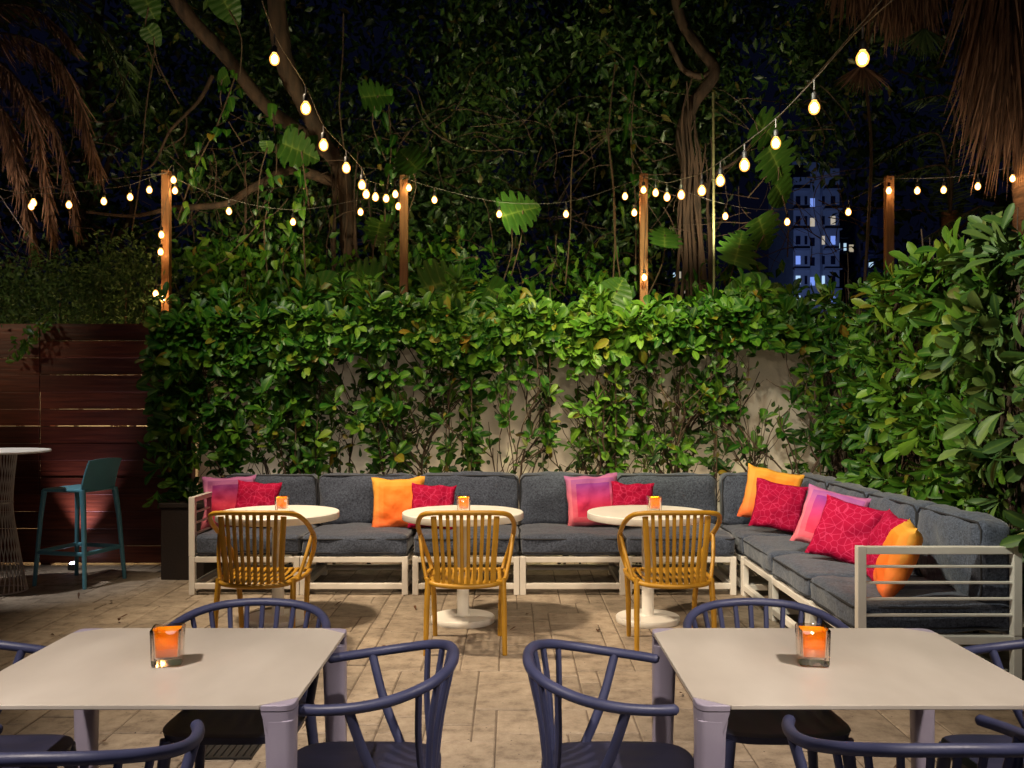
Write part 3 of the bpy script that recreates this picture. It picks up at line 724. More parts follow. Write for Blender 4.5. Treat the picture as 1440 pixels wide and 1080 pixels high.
for i, (X, Y, rz, lab, gp) in enumerate((
    (-.90, 3.13, 180, 'navy spindle armchair behind the near left table, facing the camera', GL),
    (.865, 3.13, 181, 'navy spindle armchair behind the near right table, facing the camera', GR),
    (-.425, 2.665, 92, 'navy spindle armchair on the right side of the near left table', GL),
    (.305, 2.665, -93, 'navy spindle armchair on the left side of the near right table', GR),
    (-1.005, 2.165, 3, 'navy spindle armchair cut off at the bottom left, in front of the near left table', GL),
    (.93, 2.215, 0, 'navy spindle armchair cut off at the bottom right, in front of the near right table', GR),
    (-1.55, 2.72, -88, 'navy spindle armchair at the left picture edge, on the far left side of its table', GL),
    (1.52, 2.72, 88, 'navy spindle armchair at the right picture edge, on the far right side of its table', GR))):
    o = NC if i == 0 else copy_tree(NC)
    o.location = (X, Y, 0); o.rotation_euler.z = R(rz); tag(o, lab, 'armchair', gp)

# ================================================================ NEAR SQUARE TABLES
def square_table(x0, x1, y0, y1, label):
    cx, cy = (x0+x1)/2, (y0+y1)/2; hx, hy = (x1-x0)/2, (y1-y0)/2
    t = empty('square_table', (cx, cy, 0), 0, label, 'table', 'near square tables'); c = .085
    poly = [(hx-c, -hy), (hx, -hy+c*.8), (hx, hy-c*.8), (hx-c, hy), (-hx+c, hy), (-hx, hy-c*.8), (-hx, -hy+c*.8), (-hx+c, -hy)]
    m = MB(); m.prism(poly, .728, .740); m.build('tabletop', M['ceramic'], t, smooth=False, bevel=.002)
    m = MB(); k = .20
    for (a, b, c0, d0) in ((-hx+k, hx-k, -hy+k, -hy+k+.03), (-hx+k, hx-k, hy-k-.03, hy-k)): m.box(a, b, c0, d0, .705, .7275)
    for (a, b, c0, d0) in ((-hx+k, -hx+k+.03, -hy+k+.031, hy-k-.031), (hx-k-.03, hx-k, -hy+k+.031, hy-k-.031)): m.box(a, b, c0, d0, .705, .7275)
    m.build('under_frame', M['lilac'], t, smooth=False, bevel=.002)
    for sx in (-1, 1):
        for sy in (-1, 1):
            m = MB(); c2 = c-.0025
            # corner bracket flush with the top: triangle with rounded outer corner
            pl = [(c2, 0)]+[(.030-.030*math.sin(R(a)), .030-.030*math.cos(R(a))) for a in (0, 22, 45, 67, 90)]+[(0, c2*.8)]
            pl = [(q[0]+.0, q[1]) for q in pl]
            pp = [(sx*(hx-q[0]), sy*(hy-q[1])) for q in pl]
            if sx*sy > 0: pp = pp[::-1]
            m.prism(pp, .722, .7395)
            lo2 = [(max(.004, min(q[0], .058)), max(.004, min(q[1], .058))) for q in pl]; lo2 = [(sx*(hx-q[0]), sy*(hy-q[1])) for q in lo2]
            if sx*sy > 0: lo2 = lo2[::-1]
            np2 = len(pp); m.add([(x_, y_, .64) for x_, y_ in lo2]+[(x_, y_, .722) for x_, y_ in pp], [tuple(range(np2))[::-1]]+[(q, (q+1) % np2, np2+(q+1) % np2, np2+q) for q in range(np2)])
            # leg: rounded square section tapering
            secs = []
            for z_, w_ in ((0, .058), (.4, .066), (.66, .074), (.70, .080)):
                rr = .02; ring = []
                for ax, ay, a0 in ((1, 1, 0), (0, 1, 90), (0, 0, 180), (1, 0, 270)):
                    for kk in range(4):
                        an = R(a0+kk*30); ring.append((.001+rr+ax*(w_-2*rr)+rr*math.cos(an), .001+rr+ay*(w_-2*rr)+rr*math.sin(an), z_))
                secs.append(ring)
            vs = [(sx*(hx-p_[0]), sy*(hy-p_[1]), p_[2]) for r_ in secs for p_ in r_]; fs = [tuple(range(16)), tuple(48+q for q in range(16))]
            for i in range(3):
                for q in range(16): fs.append((i*16+q, i*16+(q+1) % 16, (i+1)*16+(q+1) % 16, (i+1)*16+q))
            m.add(vs, fs); lg = m.build('leg', M['lilac'], t, bevel=.003)
            b_ = bmesh.new(); b_.from_mesh(lg.data); bmesh.ops.recalc_face_normals(b_, faces=b_.faces); b_.to_mesh(lg.data); b_.free()
    return t
square_table(-1.435, -.545, 2.335, 3.125, 'greige square table with lilac legs, near left')
square_table(.462, 1.385, 2.335, 3.125, 'greige square table with lilac legs, near right')

# drain grate
m = MB(); gx, gy = X_at(320, 4.05), 4.05
for k in range(9): m.box(gx-.13+k*.031, gx-.118+k*.031, gy-.13, gy+.13, .002, .009)
m.box(gx-.14, gx+.14, gy-.142, gy-.13, .002, .01); m.box(gx-.14, gx+.14, gy+.13, gy+.142, .002, .01); m.box(gx-.14, gx+.14, gy-.13, gy+.13, .001, .003)
tag(m.build('floor_grate', M['black'], smooth=False), 'black drain grate in the paving under the near left table', 'grate')

lr = np.random.default_rng(9); nn = 46
lp = np.stack([lr.uniform(-3.4, 2.2, nn), lr.uniform(3.2, 8.0, nn), np.full(nn, .007)], 1)
lo_ = leaf_mesh('fallen_leaves', lp, np.stack([lr.normal(size=nn), lr.normal(size=nn), lr.random(nn)*.25], 1), np.stack([lr.normal(size=nn)*.15, lr.normal(size=nn)*.15, np.ones(nn)], 1), .025+.05*lr.random(nn), .012+.02*lr.random(nn), M['frond_dead'], 'ovate', None, -.15)
tag(lo_, 'small dry brown leaves scattered over the paving', 'leaf litter', kind='stuff')

# ================================================================ BAR TABLE + STOOL
bt = empty('bar_table', (-4.0, 7.32, 0), 0, 'tall white round table on a flared wire base at the left edge', 'table')
m = MB(); m.lathe([(.33, 1.085), (.365, 1.09), (.37, 1.10), (.365, 1.108), (.001, 1.108)], 56); m.build('tabletop', M['top_white'], bt)
m = MB()
for k in range(34):
    a = 2*math.pi*k/34; tw = .9
    m.tube(smooth_path([(.20*math.cos(a), .20*math.sin(a), .012), (.14*math.cos(a+tw*.35), .14*math.sin(a+tw*.35), .35), (.095*math.cos(a+tw*.6), .095*math.sin(a+tw*.6), .68), (.125*math.cos(a+tw), .125*math.sin(a+tw), 1.085)], 4), .0042, 5)
for r_, z_ in ((.20, .012), (.098, .70), (.125, 1.08)):
    m.tube([(r_*math.cos(R(q*12)), r_*math.sin(R(q*12)), z_) for q in range(31)], .006, 6)
m.build('wire_base', M['wire'], bt)
st = empty('bar_stool', (X_at(112, 7.72), 7.72, 0), R(74), 'teal bar stool with a low back, in front of the red fence', 'stool')
# local: faces +y, back at -y
m = MB(); m.add(*(lambda r_: (r_.v, r_.f))(rounded_block(-.20, .20, -.20, .20, .752, .785, .016, 10, (0, 0, -.004), 3, 0.0))); m.build('seat', M['teal'], st)
m = MB(); n = 10; vs = []; fs = []
for s_ in (0, 1):
    for i in range(n+1):
        for j in range(7):
            u = -1+2*i/n; v = j/6; vs.append((u*.195*(1-.03*v), -.185-.045*v-.03*v*v+.018*u*u*0-.0+(.014 if s_ else 0)-.02*(1-u*u), .775+.25*v-.012*u*u*v))
for i in range(n):
    for j in range(6):
        a = i*7+j; b_ = a+77; fs += [(a, a+7, a+8, a+1), (b_, b_+1, b_+8, b_+7)]
for i in range(n): a = i*7+6; fs.append((a, a+7, a+84, a+77)); a = i*7; fs.append((a, a+77, a+84, a+7))
for j in range(6): fs.append((j, j+1, j+78, j+77)); a = n*7+j; fs.append((a, a+77, a+78, a+1))
m.add(vs, fs); m.build('backrest', M['teal'], st)
for sx in (-1, 1):
    m = MB(); m.tube([(sx*.235, .235, 0), (sx*.205, .20, .55), (sx*.185, .183, .765)], [.016, .019, .022], 10); m.build('leg', M['teal'], st)
    m = MB(); m.tube([(sx*.235, -.25, 0), (sx*.205, -.215, .55), (sx*.188, -.188, .77)], [.016, .021, .025], 10); m.build('leg', M['teal'], st)
fr_ = MB(); q = [(sx*.222, sy*.226, .27) for sx, sy in ((-1, 1), (1, 1), (1, -1), (-1, -1), (-1, 1))]
for i in range(4): fr_.tube([q[i], q[i+1]], .0125, 8, 1.4)
fr_.build('footrest', M['teal'], st)

# planter behind the sofa's left end
m = MB(); m.box(-2.92, -2.56, 7.80, 8.42, 0, .60)
for a in ((-2.935, -2.545, 7.785, 8.435, .60, .64),): m.box(*a)
tag(m.build('planter_box', M['planter'], smooth=False, bevel=.008), 'dark brown planter box at the left end of the sofa', 'planter')

# ================================================================ HEDGE SHRUBS
def grow(m, p, d, r, L, depth, tips, rs, zmax, ylim=(8.12, 8.58), xlim=None):
    pts = [p.copy()]; q = p.copy(); dd = d.copy(); k = max(3, int(L/.09))
    for i in range(k):
        dd = (dd+Vector((rs.uniform(-.28, .28), rs.uniform(-.22, .22), rs.uniform(-.10, .16)))).normalized()
        q = q+dd*(L/k)
        if ylim: q.y = min(max(q.y, ylim[0]), ylim[1])
        if xlim: q.x = min(max(q.x, xlim[0]), xlim[1])
        pts.append(q.copy())
        if depth > 0 and i > 0 and rs.random() < .55 and q.z < zmax:
            b = (dd+Vector((rs.uniform(-1, 1), rs.uniform(-.7, .5), rs.uniform(-.3, .7)))).normalized()
            grow(m, q, b, r*.6, L*rs.uniform(.4, .65), depth-1, tips, rs, zmax, ylim, xlim)
    rr = [r*(1-.55*i/(len(pts)-1)) for i in range(len(pts))]
    m.tube(pts, rr, 6 if r > .006 else 4)
    tips.append((q.copy(), dd.copy()))
    if depth < 2 and len(pts) > 3: tips.append((pts[len(pts)//2].copy(), dd.copy()))
def wall_shrub(X, w_, label, seed, top, mt, drop0=.6, dense=150, low=26, nstem=3):
    rs = random.Random(seed); np_ = np.random.default_rng(seed)
    t = empty('wall_shrub', (X, 8.34, 0), 0, label, 'shrub', 'leafy shrubs trained up the beige wall')
    m = MB(); tips = []; o = Vector((X, 8.34, 0))
    for s in range(nstem):
        grow(m, Vector((X+rs.uniform(-.22, .22), 8.36, 0)), Vector((rs.uniform(-.35, .35), 0, 1)).normalized(), 0.013*rs.uniform(.7, 1.3), 1.55*rs.uniform(.85, 1.1), 2, tips, rs, 1.75, (8.12, 8.58), (X-.45, X+.45) if X > -2.6 else (-3.02, -2.4))
    m.v = [tuple(Vector(v)-o) for v in m.v]
    m.build('stem', M['stem'], t)
    c, d = [], []
    for q, dd in tips:
        if q.z > .85 and rs.random() < low/78: c.append(q); d.append((dd+Vector((0, -.7, .2))).normalized())
    n = dense
    for i in range(n):                                  # the clipped dense head
        xx = X+rs.uniform(-w_, w_); zt = top-.13+.12*noise.noise(Vector((xx*2.3, seed, 0)))
        zz = zt-abs(rs.gauss(0, .26)) if rs.random() < .72 else zt-rs.uniform(.0, drop0+.6)
        drop = drop0+.8*noise.noise(Vector((xx*2.6, 4, 2)))
        if zz < zt-drop: continue
        if zz < zt-.35 and noise.noise(Vector((xx*2.6, 7, zz*2.6))) < (-.02 if drop0 > .8 else .12): continue
        yy = 8.02+rs.random()**1.5*(.75 if zz > 2.2 else .6)
        c.append(Vector((xx, yy, zz))); d.append(Vector((rs.uniform(-.5, .5), -1 if yy < 8.5 else rs.uniform(-.5, .8), rs.uniform(-.1, .9) if zz < zt-.12 else rs.uniform(.4, 1.6))).normalized())
    c = np.array([tuple(q-o) for q in c]); d = np.array([tuple(q) for q in d])
    # loose shoots standing above the clipped line
    for k in range(6):
        q = Vector((X+rs.uniform(-w_, w_), 8.1+rs.random()*.5, top-.24))-o; hh = rs.uniform(.06, .26)
        for z_ in np.arange(0, hh, .06): c = np.vstack([c, [q.x+rs.uniform(-.03, .03), q.y, q.z+.12+z_]]); d = np.vstack([d, [rs.uniform(-.6, .6), -.4, .8]])
    if X < -2.6:                                        # sprays hanging at the open left end
        for k in range(75):
            zz = rs.uniform(.62, 1.9); c = np.vstack([c, [rs.uniform(-3.0, -2.66)-o.x, rs.uniform(7.80, 8.15)-o.y, zz]]); d = np.vstack([d, [rs.uniform(-.8, .2), -.6, rs.uniform(-.9, .3)]])
    leaf_mesh('foliage', *rosettes(c, d, 7, .135, .062), M[mt], 'ovate', t)
    sv = np.array([v for v in m.v if v[2] > .8]); NI = 420 if X < -.5 else 200; k = RNG.integers(0, len(sv), NI)   # small leaves along the stems, shade put into their colour
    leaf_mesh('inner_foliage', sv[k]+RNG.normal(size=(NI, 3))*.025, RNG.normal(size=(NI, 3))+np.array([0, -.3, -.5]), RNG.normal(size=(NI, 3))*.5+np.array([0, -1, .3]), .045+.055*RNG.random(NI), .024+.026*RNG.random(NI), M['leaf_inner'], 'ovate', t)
    return t
SH = [(-2.75, .32, 2.35, 'leaf_mid', 'glossy shrub hanging over the left end of the wall beside the red fence', 300, 40, 1.6),
      (-2.15, .42, 2.38, 'leaf_mid', 'dark green wall shrub above the leftmost sofa section', 300, 34, 1.15),
      (-1.45, .42, 2.44, 'leaf_mid', 'dense wall shrub behind the left round table, tallest of the left half', 280, 24, .85),
      (-.80, .42, 2.46, 'leaf_mid', 'olive tinged wall shrub left of the middle round table', 290, 28, .95),
      (-.12, .42, 2.38, 'leaf_mid', 'open stemmed wall shrub right behind the middle round table', 175, 13, .36),
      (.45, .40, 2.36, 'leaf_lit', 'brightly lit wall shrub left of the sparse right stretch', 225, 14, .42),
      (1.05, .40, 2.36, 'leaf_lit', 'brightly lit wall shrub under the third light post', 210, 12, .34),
      (1.60, .36, 2.38, 'leaf_mid', 'wall shrub just right of the right round table', 200, 15, .44),
      (2.22, .42, 2.42, 'leaf_mid', 'thin stemmed shrub in the wall corner above the yellow cushion', 200, 13, .42)]
for i, (X, w_, top, mt, lab, dn, lw, dp) in enumerate(SH): wall_shrub(X, w_, lab, 20+i, top, mt, dp, dense=dn, low=lw)
# trailing sprays at the left end, over the planter
def side_shrub(X, Y, label, seed, n, top, mt, L=.15):
    rs = random.Random(seed); o = Vector((X, Y, 0)); t = empty('hedge_shrub', o, 0, label, 'shrub', 'big leaved shrubs of the right side hedge')
    m = MB(); tips = []
    for s in range(4):
        grow(m, Vector((X+rs.uniform(-.05, .1), Y+rs.uniform(-.2, .2), 0)), Vector((rs.uniform(-.15, .1), rs.uniform(-.3, .3), 1)).normalized(), .018, 1.9, 3, tips, rs, 2.1, None, (X-.12, X+.3))
    m.v = [tuple(Vector(v)-o) for v in m.v]; m.build('stem', M['stem'], t)
    c, d = [], []
    for i in range(n):
        zz = .35+(top-.35)*rs.random()**.75; yy = Y+rs.uniform(-.48, .48)
        bul = .10*noise.noise(Vector((yy*2.1, zz*2.1, seed*.0)))
        xf = X-.34-bul+max(0, .75-zz)*.45; xx = xf+rs.random()**1.8*.55
        zt = top+.14*noise.noise(Vector((yy*2.5, 9, 1)))
        if zz > zt: continue
        if noise.noise(Vector((xx*3, yy*3.4, zz*3.4))) < (-.08 if Y < 6 else -.15): continue
        if zz < .88 and xx < 2.68: xx = (2.50 if yy < 4.72 else 2.70)+rs.random()*.2
        c.append(Vector((xx, yy, zz))); d.append(Vector((-1, rs.uniform(-.9, .4), rs.uniform(-.95, .35) if zz < zt-.2 else rs.uniform(.3, 1.5))).normalized())
    c = np.array([tuple(q-o) for q in c]); d = np.array([tuple(q) for q in d])
    leaf_mesh('foliage', *rosettes(c, d, 6, L, L*.37, .95), M[mt], 'ovate', t); return t
for i, (Y, X, top, mt, lab, n) in enumerate(((4.35, 2.98, 2.27, 'leaf_grey', 'nearest big leaved shrub at the right picture edge, above the slatted arm', 330),
        (5.1, 2.98, 2.43, 'leaf_grey', 'tallest big leaved hedge shrub, with shoots rising at the right', 360),
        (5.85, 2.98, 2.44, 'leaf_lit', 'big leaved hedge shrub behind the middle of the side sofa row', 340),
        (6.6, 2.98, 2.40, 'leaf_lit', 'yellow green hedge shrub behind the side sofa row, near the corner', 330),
        (7.35, 2.96, 2.42, 'leaf_mid', 'darker hedge shrub behind the sofa corner', 300),
        (8.1, 2.96, 2.42, 'leaf_mid', 'farthest hedge shrub, filling the wall corner', 240))):
    side_shrub(X, Y, lab, 60+i, int(n*.9), top, mt, .16 if i < 3 else .14)

# bush above the fence
def bush(cx, cy, cz, rx, ry, rz_, n, label, seed, mt='leaf_small', L=.055, name='bush'):
    r_ = np.random.default_rng(seed); t = empty(name, (cx, cy, 0), 0, label, 'bush')
    m = MB()
    for k in range(7):
        a = r_.random()*6.28; m.tube(smooth_path([(0, 0, 0), (math.cos(a)*rx*.3, math.sin(a)*ry*.3, cz*.6), (math.cos(a)*rx*.7, math.sin(a)*ry*.6, cz+rz_*.3)], 5), [.03-.0025*i for i in range(11)], 6)
    m.build('stem', M['stem'], t)
    cl = r_.normal(size=(n//45, 3)); cl /= np.linalg.norm(cl, axis=1, keepdims=True); cl *= (.55+.5*r_.random((len(cl), 1)))
    c = np.repeat(cl, 45, 0)*np.array([rx, ry, rz_])+r_.normal(size=(len(cl)*45, 3))*.13; c[:, 2] += cz
    d = rand_dirs(len(c)); d[:, 1] -= .3; d[:, 2] -= .1
    leaf_mesh('foliage', c, d, rand_dirs(len(c))+np.array([0, -.7, .8]), L*(.7+.6*r_.random(len(c))), L*.5*(.8+.4*r_.random(len(c))), M[mt], 'small', t)
    return t
bush(-4.55, 9.2, 2.35, 1.15, .45, .55, 9000, 'small leaved bush spilling over the left part of the red fence', 3)
bush(-3.75, 9.1, 2.50, .35, .3, .45, 1800, 'upright small leaved bush between the fence and the first light post', 4)
sp = MB(); q = smooth_path([(-4.18, 8.46, 2.22), (-4.22, 8.36, 2.12), (-4.33, 8.36, 2.02), (-4.42, 8.38, 1.93)], 4); sp.tube(q, .004, 5)
spr = empty('trailing_sprig', (0, 0, 0), 0, 'short leafy sprig hanging down over the top boards of the red fence', 'plant'); sp.build('stem', M['stem'], spr)
qq = np.array([tuple(v) for v in q]); qq = np.repeat(qq, 6, 0)+RNG.normal(size=(len(qq)*6, 3))*.035
leaf_mesh('foliage', qq, rand_dirs(len(qq))+np.array([0, -.5, -.5]), rand_dirs(len(qq))+np.array([0, -1, .5]), .06+.03*RNG.random(len(qq)), .032+.01*RNG.random(len(qq)), M['leaf_lit'], 'ovate', spr)

# ================================================================ BACKGROUND TREES
def limb(m, pts, r0, r1, n=10, sub=6, jit=.05):
    p = smooth_path(pts, sub); k = len(p)
    rr = [(r0+(r1-r0)*i/(k-1))*(1+.13*noise.noise(Vector((i*.7, r0*50, 1)))) for i in range(k)]
    p = [q+noise.noise_vector(q*1.8)*jit for q in p]
    m.tube(p, rr, n)
def crown(parent, boxes, n, seed, mt, L=.085, o=Vector((0, 0, 0)), thr=.0, per=38, sig=.17):
    """leaf clumps filling volumes; boxes = (x0,x1,y0,y1,z0,z1)"""
    r_ = np.random.default_rng(seed); vol = np.array([(b[1]-b[0])*(b[3]-b[2])*(b[5]-b[4]) for b in boxes]); C = []
    for b, v in zip(boxes, vol/vol.sum()):
        k = int(n*v/per); a = r_.random((k*3, 3))*np.array([b[1]-b[0], b[3]-b[2], b[5]-b[4]])+np.array([b[0], b[2], b[4]])
        a = [p for p in a if noise.noise(Vector(p)*.9+Vector((seed, 0, 0))) > thr][:k]; C += a
    C = np.array(C); c = np.repeat(C, per, 0)+r_.normal(size=(len(C)*per, 3))*sig*np.array([1, .8, .75])
    m_ = len(c); d = rand_dirs(m_); d[:, 2] -= .5; Ls = L*(.55+.9*r_.random(m_))
    leaf_mesh('crown', c-np.array(o), d, rand_dirs(m_)+np.array([0, -.9, .3]), Ls, Ls*(.38+.2*r_.random(m_)), M[mt], 'small', parent, .2, .12)
def twigs(m, n, box, seed, r=.006, down=.3):
    rs = random.Random(seed)
    for i in range(n):
        p = Vector((rs.uniform(box[0], box[1]), rs.uniform(box[2], box[3]), rs.uniform(box[4], box[5]))); d = Vector((rs.uniform(-1, 1), rs.uniform(-.4, .4), rs.uniform(-.8, .5))).normalized()
        pts = [p]
        for k in range(7):
            d = (d+Vector((rs.uniform(-.4, .4), rs.uniform(-.3, .3), rs.uniform(-.4, .3)))).normalized(); pts.append(pts[-1]+d*rs.uniform(.08, .16))
        m.tube(pts, [r*(1-.1*k) for k in range(8)], 5)

# left banyan
YL = 10.0; o1 = P(492, 430, YL); o1.z = 0
t1 = empty('banyan_tree', o1, 0, 'thick limbed tree whose bare limbs slant down through the upper left', 'tree')
def rel(m, o): m.v = [tuple(Vector(v)-o) for v in m.v]
m = MB(); limb(m, [o1, P(494, 430, YL), P(490, 330, YL), P(482, 250, YL), P(455, 205, YL)], .10, .085)
limb(m, [P(455, 205, YL), P(430, 150, 9.9), P(402, 90, 9.8), P(388, 10, 9.8), P(385, -120, 9.8)], .09, .10, jit=.02)
rel(m, o1); m.build('trunk', M['bark'], t1)
m = MB(); limb(m, [P(458, 215, YL), P(415, 180, 10), P(360, 132, 10), P(310, 70, 9.9), P(255, 10, 9.8), P(200, -90, 9.6)], .065, .085, jit=.03); rel(m, o1); m.build('limb', M['bark'], t1)
m = MB(); limb(m, [P(482, 262, YL), P(415, 238, 9.9), P(360, 262, 9.7), P(318, 288, 9.6), P(250, 292, 9.6), P(190, 305, 9.6), P(120, 300, 9.5)], .06, .012, jit=.03); rel(m, o1); m.build('limb', M['bark'], t1)
m = MB(); limb(m, [P(300, 105, 9.9), P(280, 140, 9.8), P(240, 180, 9.7), P(215, 230, 9.7), P(185, 245, 9.6)], .025, .006, jit=.05)
rel(m, o1); m.build('limb', M['bark'], t1); m = MB(); limb(m, [P(262, 155, 9.8), P(258, 190, 9.8), P(225, 215, 9.8)], .012, .004)
twigs(m, 150, (-5.6, 0.6, 9.4, 10.4, 2.6, 4.6), 8, .006); rel(m, o1); m.build('twigs', M['bark'], t1)['kind'] = 'stuff'
rs = random.Random(5)
for k in range(9):
    px = rs.choice([500, 485, 478, 507, 515, 430, 350, 520, 470])+rs.uniform(-6, 6); y0 = rs.uniform(200, 270)
    m = MB(); limb(m, [P(px, y0, 9.8), P(px+rs.uniform(-6, 6), y0+70, 9.8), P(px+rs.uniform(-8, 8), 430, 9.7)], .008, .014, 6); rel(m, o1); m.build('aerial_root', M['bark'], t1)
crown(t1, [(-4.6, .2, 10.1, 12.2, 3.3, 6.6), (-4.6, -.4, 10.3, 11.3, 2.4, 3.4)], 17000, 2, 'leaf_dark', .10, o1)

# right banyan
YR = 10.2; o2 = P(978, 430, YR); o2.z = 0
t2 = empty('banyan_tree', o2, 0, 'twisted trunk tree with hanging roots in the upper right', 'tree')
m = MB(); limb(m, [o2, P(978, 430, YR), P(972, 340, YR), P(968, 250, YR), P(962, 190, YR), P(978, 145, YR), P(1004, 104, YR), P(985, 70, 10.3), P(955, 20, 10.4), P(940, -80, 10.4)], .10, .05, jit=.03); rel(m, o2); m.build('trunk', M['bark'], t2)
m = MB(); limb(m, [P(1003, 104, YR), P(982, 108, YR), P(958, 95, YR), P(940, 60, YR)], .045, .025, jit=.02)
rel(m, o2); m.build('limb', M['bark'], t2); m = MB(); limb(m, [P(970, 300, YR), P(1000, 250, YR), P(1035, 225, YR), P(1070, 180, YR)], .03, .008); rel(m, o2); m.build('limb', M['bark'], t2)
m = MB(); twigs(m, 90, (0.6, 3.6, 9.5, 10.4, 2.6, 4.8), 18, .006); rel(m, o2); m.build('twigs', M['bark'], t2)['kind'] = 'stuff'
for k in range(14):
    px = 975+rs.gauss(0, 22); y0 = rs.uniform(110, 260)
    m = MB(); limb(m, [P(px, y0, 10), P(px+rs.uniform(-10, 10), y0+80, 10), P(px+rs.uniform(-10, 10), 430, 9.9)], .008, .02, 6); rel(m, o2); m.build('aerial_root', M['bark'], t2)
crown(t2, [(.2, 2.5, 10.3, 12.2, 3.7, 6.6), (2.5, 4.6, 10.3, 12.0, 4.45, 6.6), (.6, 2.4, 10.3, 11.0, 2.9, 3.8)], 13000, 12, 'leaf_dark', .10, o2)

# trees farther back
for i, (x0, x1, y0, y1, z0, z1, n, lab) in enumerate(((-9, -3.4, 12.5, 15, 1.5, 8.5, 9000, 'dark tree far behind the left palm'),
        (-4.4, 2.2, 13, 15.5, 1.0, 8.8, 13000, 'dark tree filling the centre behind the posts'),
        (.6, 3.1, 13, 15.5, 4.4, 8.8, 6000, 'dark tree top right of centre, above the distant tower'),
        (4.9, 10, 12, 15, 1.0, 8.2, 8000, 'dark tree behind the right palm'))):
    o = Vector(((x0+x1)/2, (y0+y1)/2, 0)); t = empty('dark_tree', o, 0, lab, 'tree', 'dark trees behind the garden')
    m = MB(); limb(m, [(0, 0, 0), (.1, 0, 2.5), (-.1, .1, 4.5), (.2, 0, z1-1)], .2, .06); m.build('trunk', M['bark'], t)
    m = MB()
    for k in range(7): limb(m, [(0, 0, 2.2+k*.5), (rs.uniform(-1, 1), rs.uniform(-.6, .2), 3+k*.6), (rs.uniform(-2.4, 2.4), rs.uniform(-1, .5), 3.8+k*.6)], .06, .015, 7)
    m.build('limb', M['bark'], t)
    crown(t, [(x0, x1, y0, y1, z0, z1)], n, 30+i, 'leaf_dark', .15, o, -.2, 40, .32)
# low dark planting behind the wall
t = empty('shrubbery', (0, 9.9, 0)); tag(t, 'dark tangled shrubbery rising behind the wall between the light posts', 'shrubbery')
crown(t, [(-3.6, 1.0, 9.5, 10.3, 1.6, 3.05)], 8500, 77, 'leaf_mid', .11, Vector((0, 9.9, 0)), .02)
t = empty('shrubbery', (1.9, 9.9, 0)); tag(t, 'dark leafy shrubbery behind the wall left of the distant tower', 'shrubbery')
crown(t, [(1.75, 2.6, 9.7, 10.3, 1.6, 2.95)], 1600, 78, 'leaf_mid', .13, Vector((1.9, 9.9, 0)), -.2)

# hanging vines with leaves
VN = [(218, 70, 185, 330, 9.4), (330, 110, 250, 310, 9.3), (384, 160, 378, 400, 9.4), (432, 180, 430, 390, 9.3), (483, 20, 484, 210, 9.5), (545, 130, 543, 380, 9.4),
      (865, 90, 862, 400, 9.2), (895, 95, 893, 400, 9.3), (812, 160, 795, 400, 9.4), (1217, 110, 1216, 395, 8.7), (730, 270, 706, 400, 9.4), (853, 180, 873, 400, 9.2)]
for i, (xa, ya, xb, yb, Y) in enumerate(VN):
    where = ['slanting past the left post', 'slanting between limbs at upper left', 'left of the second post, leafy', 'second leafy strand left of the second post', 'hanging by the thick limb', 'just left of the second post',
             'left of the third post, long and bare', 'nearest the third post on its left', 'slanting in the dark centre', 'straight beside the fourth post', 'below the veined leaf in the centre', 'thin, left of the third post'][i]
    a = P(xa, ya, Y); t = empty('hanging_vine', a, 0, 'hanging vine '+where, 'vine', 'vines hanging from the trees')
    b_ = P(xb, yb, Y); q = smooth_path([a, a.lerp(b_, .33)+Vector((rs.uniform(-.06, .06), 0, 0)), a.lerp(b_, .66)+Vector((rs.uniform(-.06, .06), 0, 0)), b_], 6)
    m = MB(); m.tube([v-a for v in q], .0075 if i != 9 else .014, 6); m.build('stem', M['stem'], t)
    if i in (1, 2, 3, 5, 7):
        c = np.array([tuple(v-a) for v in q]); c = np.repeat(c, 2, 0)+RNG.normal(size=(len(c)*2, 3))*.07
        leaf_mesh('foliage', c, rand_dirs(len(c))*.4+np.array([0, -.3, -1]), rand_dirs(len(c))*.5+np.array([0, -1, .2]), .06+.11*RNG.random(len(c))**2, .045+.06*RNG.random(len(c))**2, M['leaf_mid'], 'heart', t)
# pale bamboo pole
a = P(1003, 130, 9.3); b_ = P(1004, 425, 9.3); m = MB()
m.tube([Vector((0, 0, 0)), b_-a], .013, 10)
for k in range(6): q = (b_-a)*(k+.5)/6; m.tube([q, q+Vector((0, 0, .012))], .0165, 10)
o = m.build('bamboo_pole', noisy('pale_cane', (.10, .095, .045), (.18, .165, .08), 12, .5, .1, 40), loc=a); tag(o, 'pale straight cane pole right of the twisted trunk', 'pole')

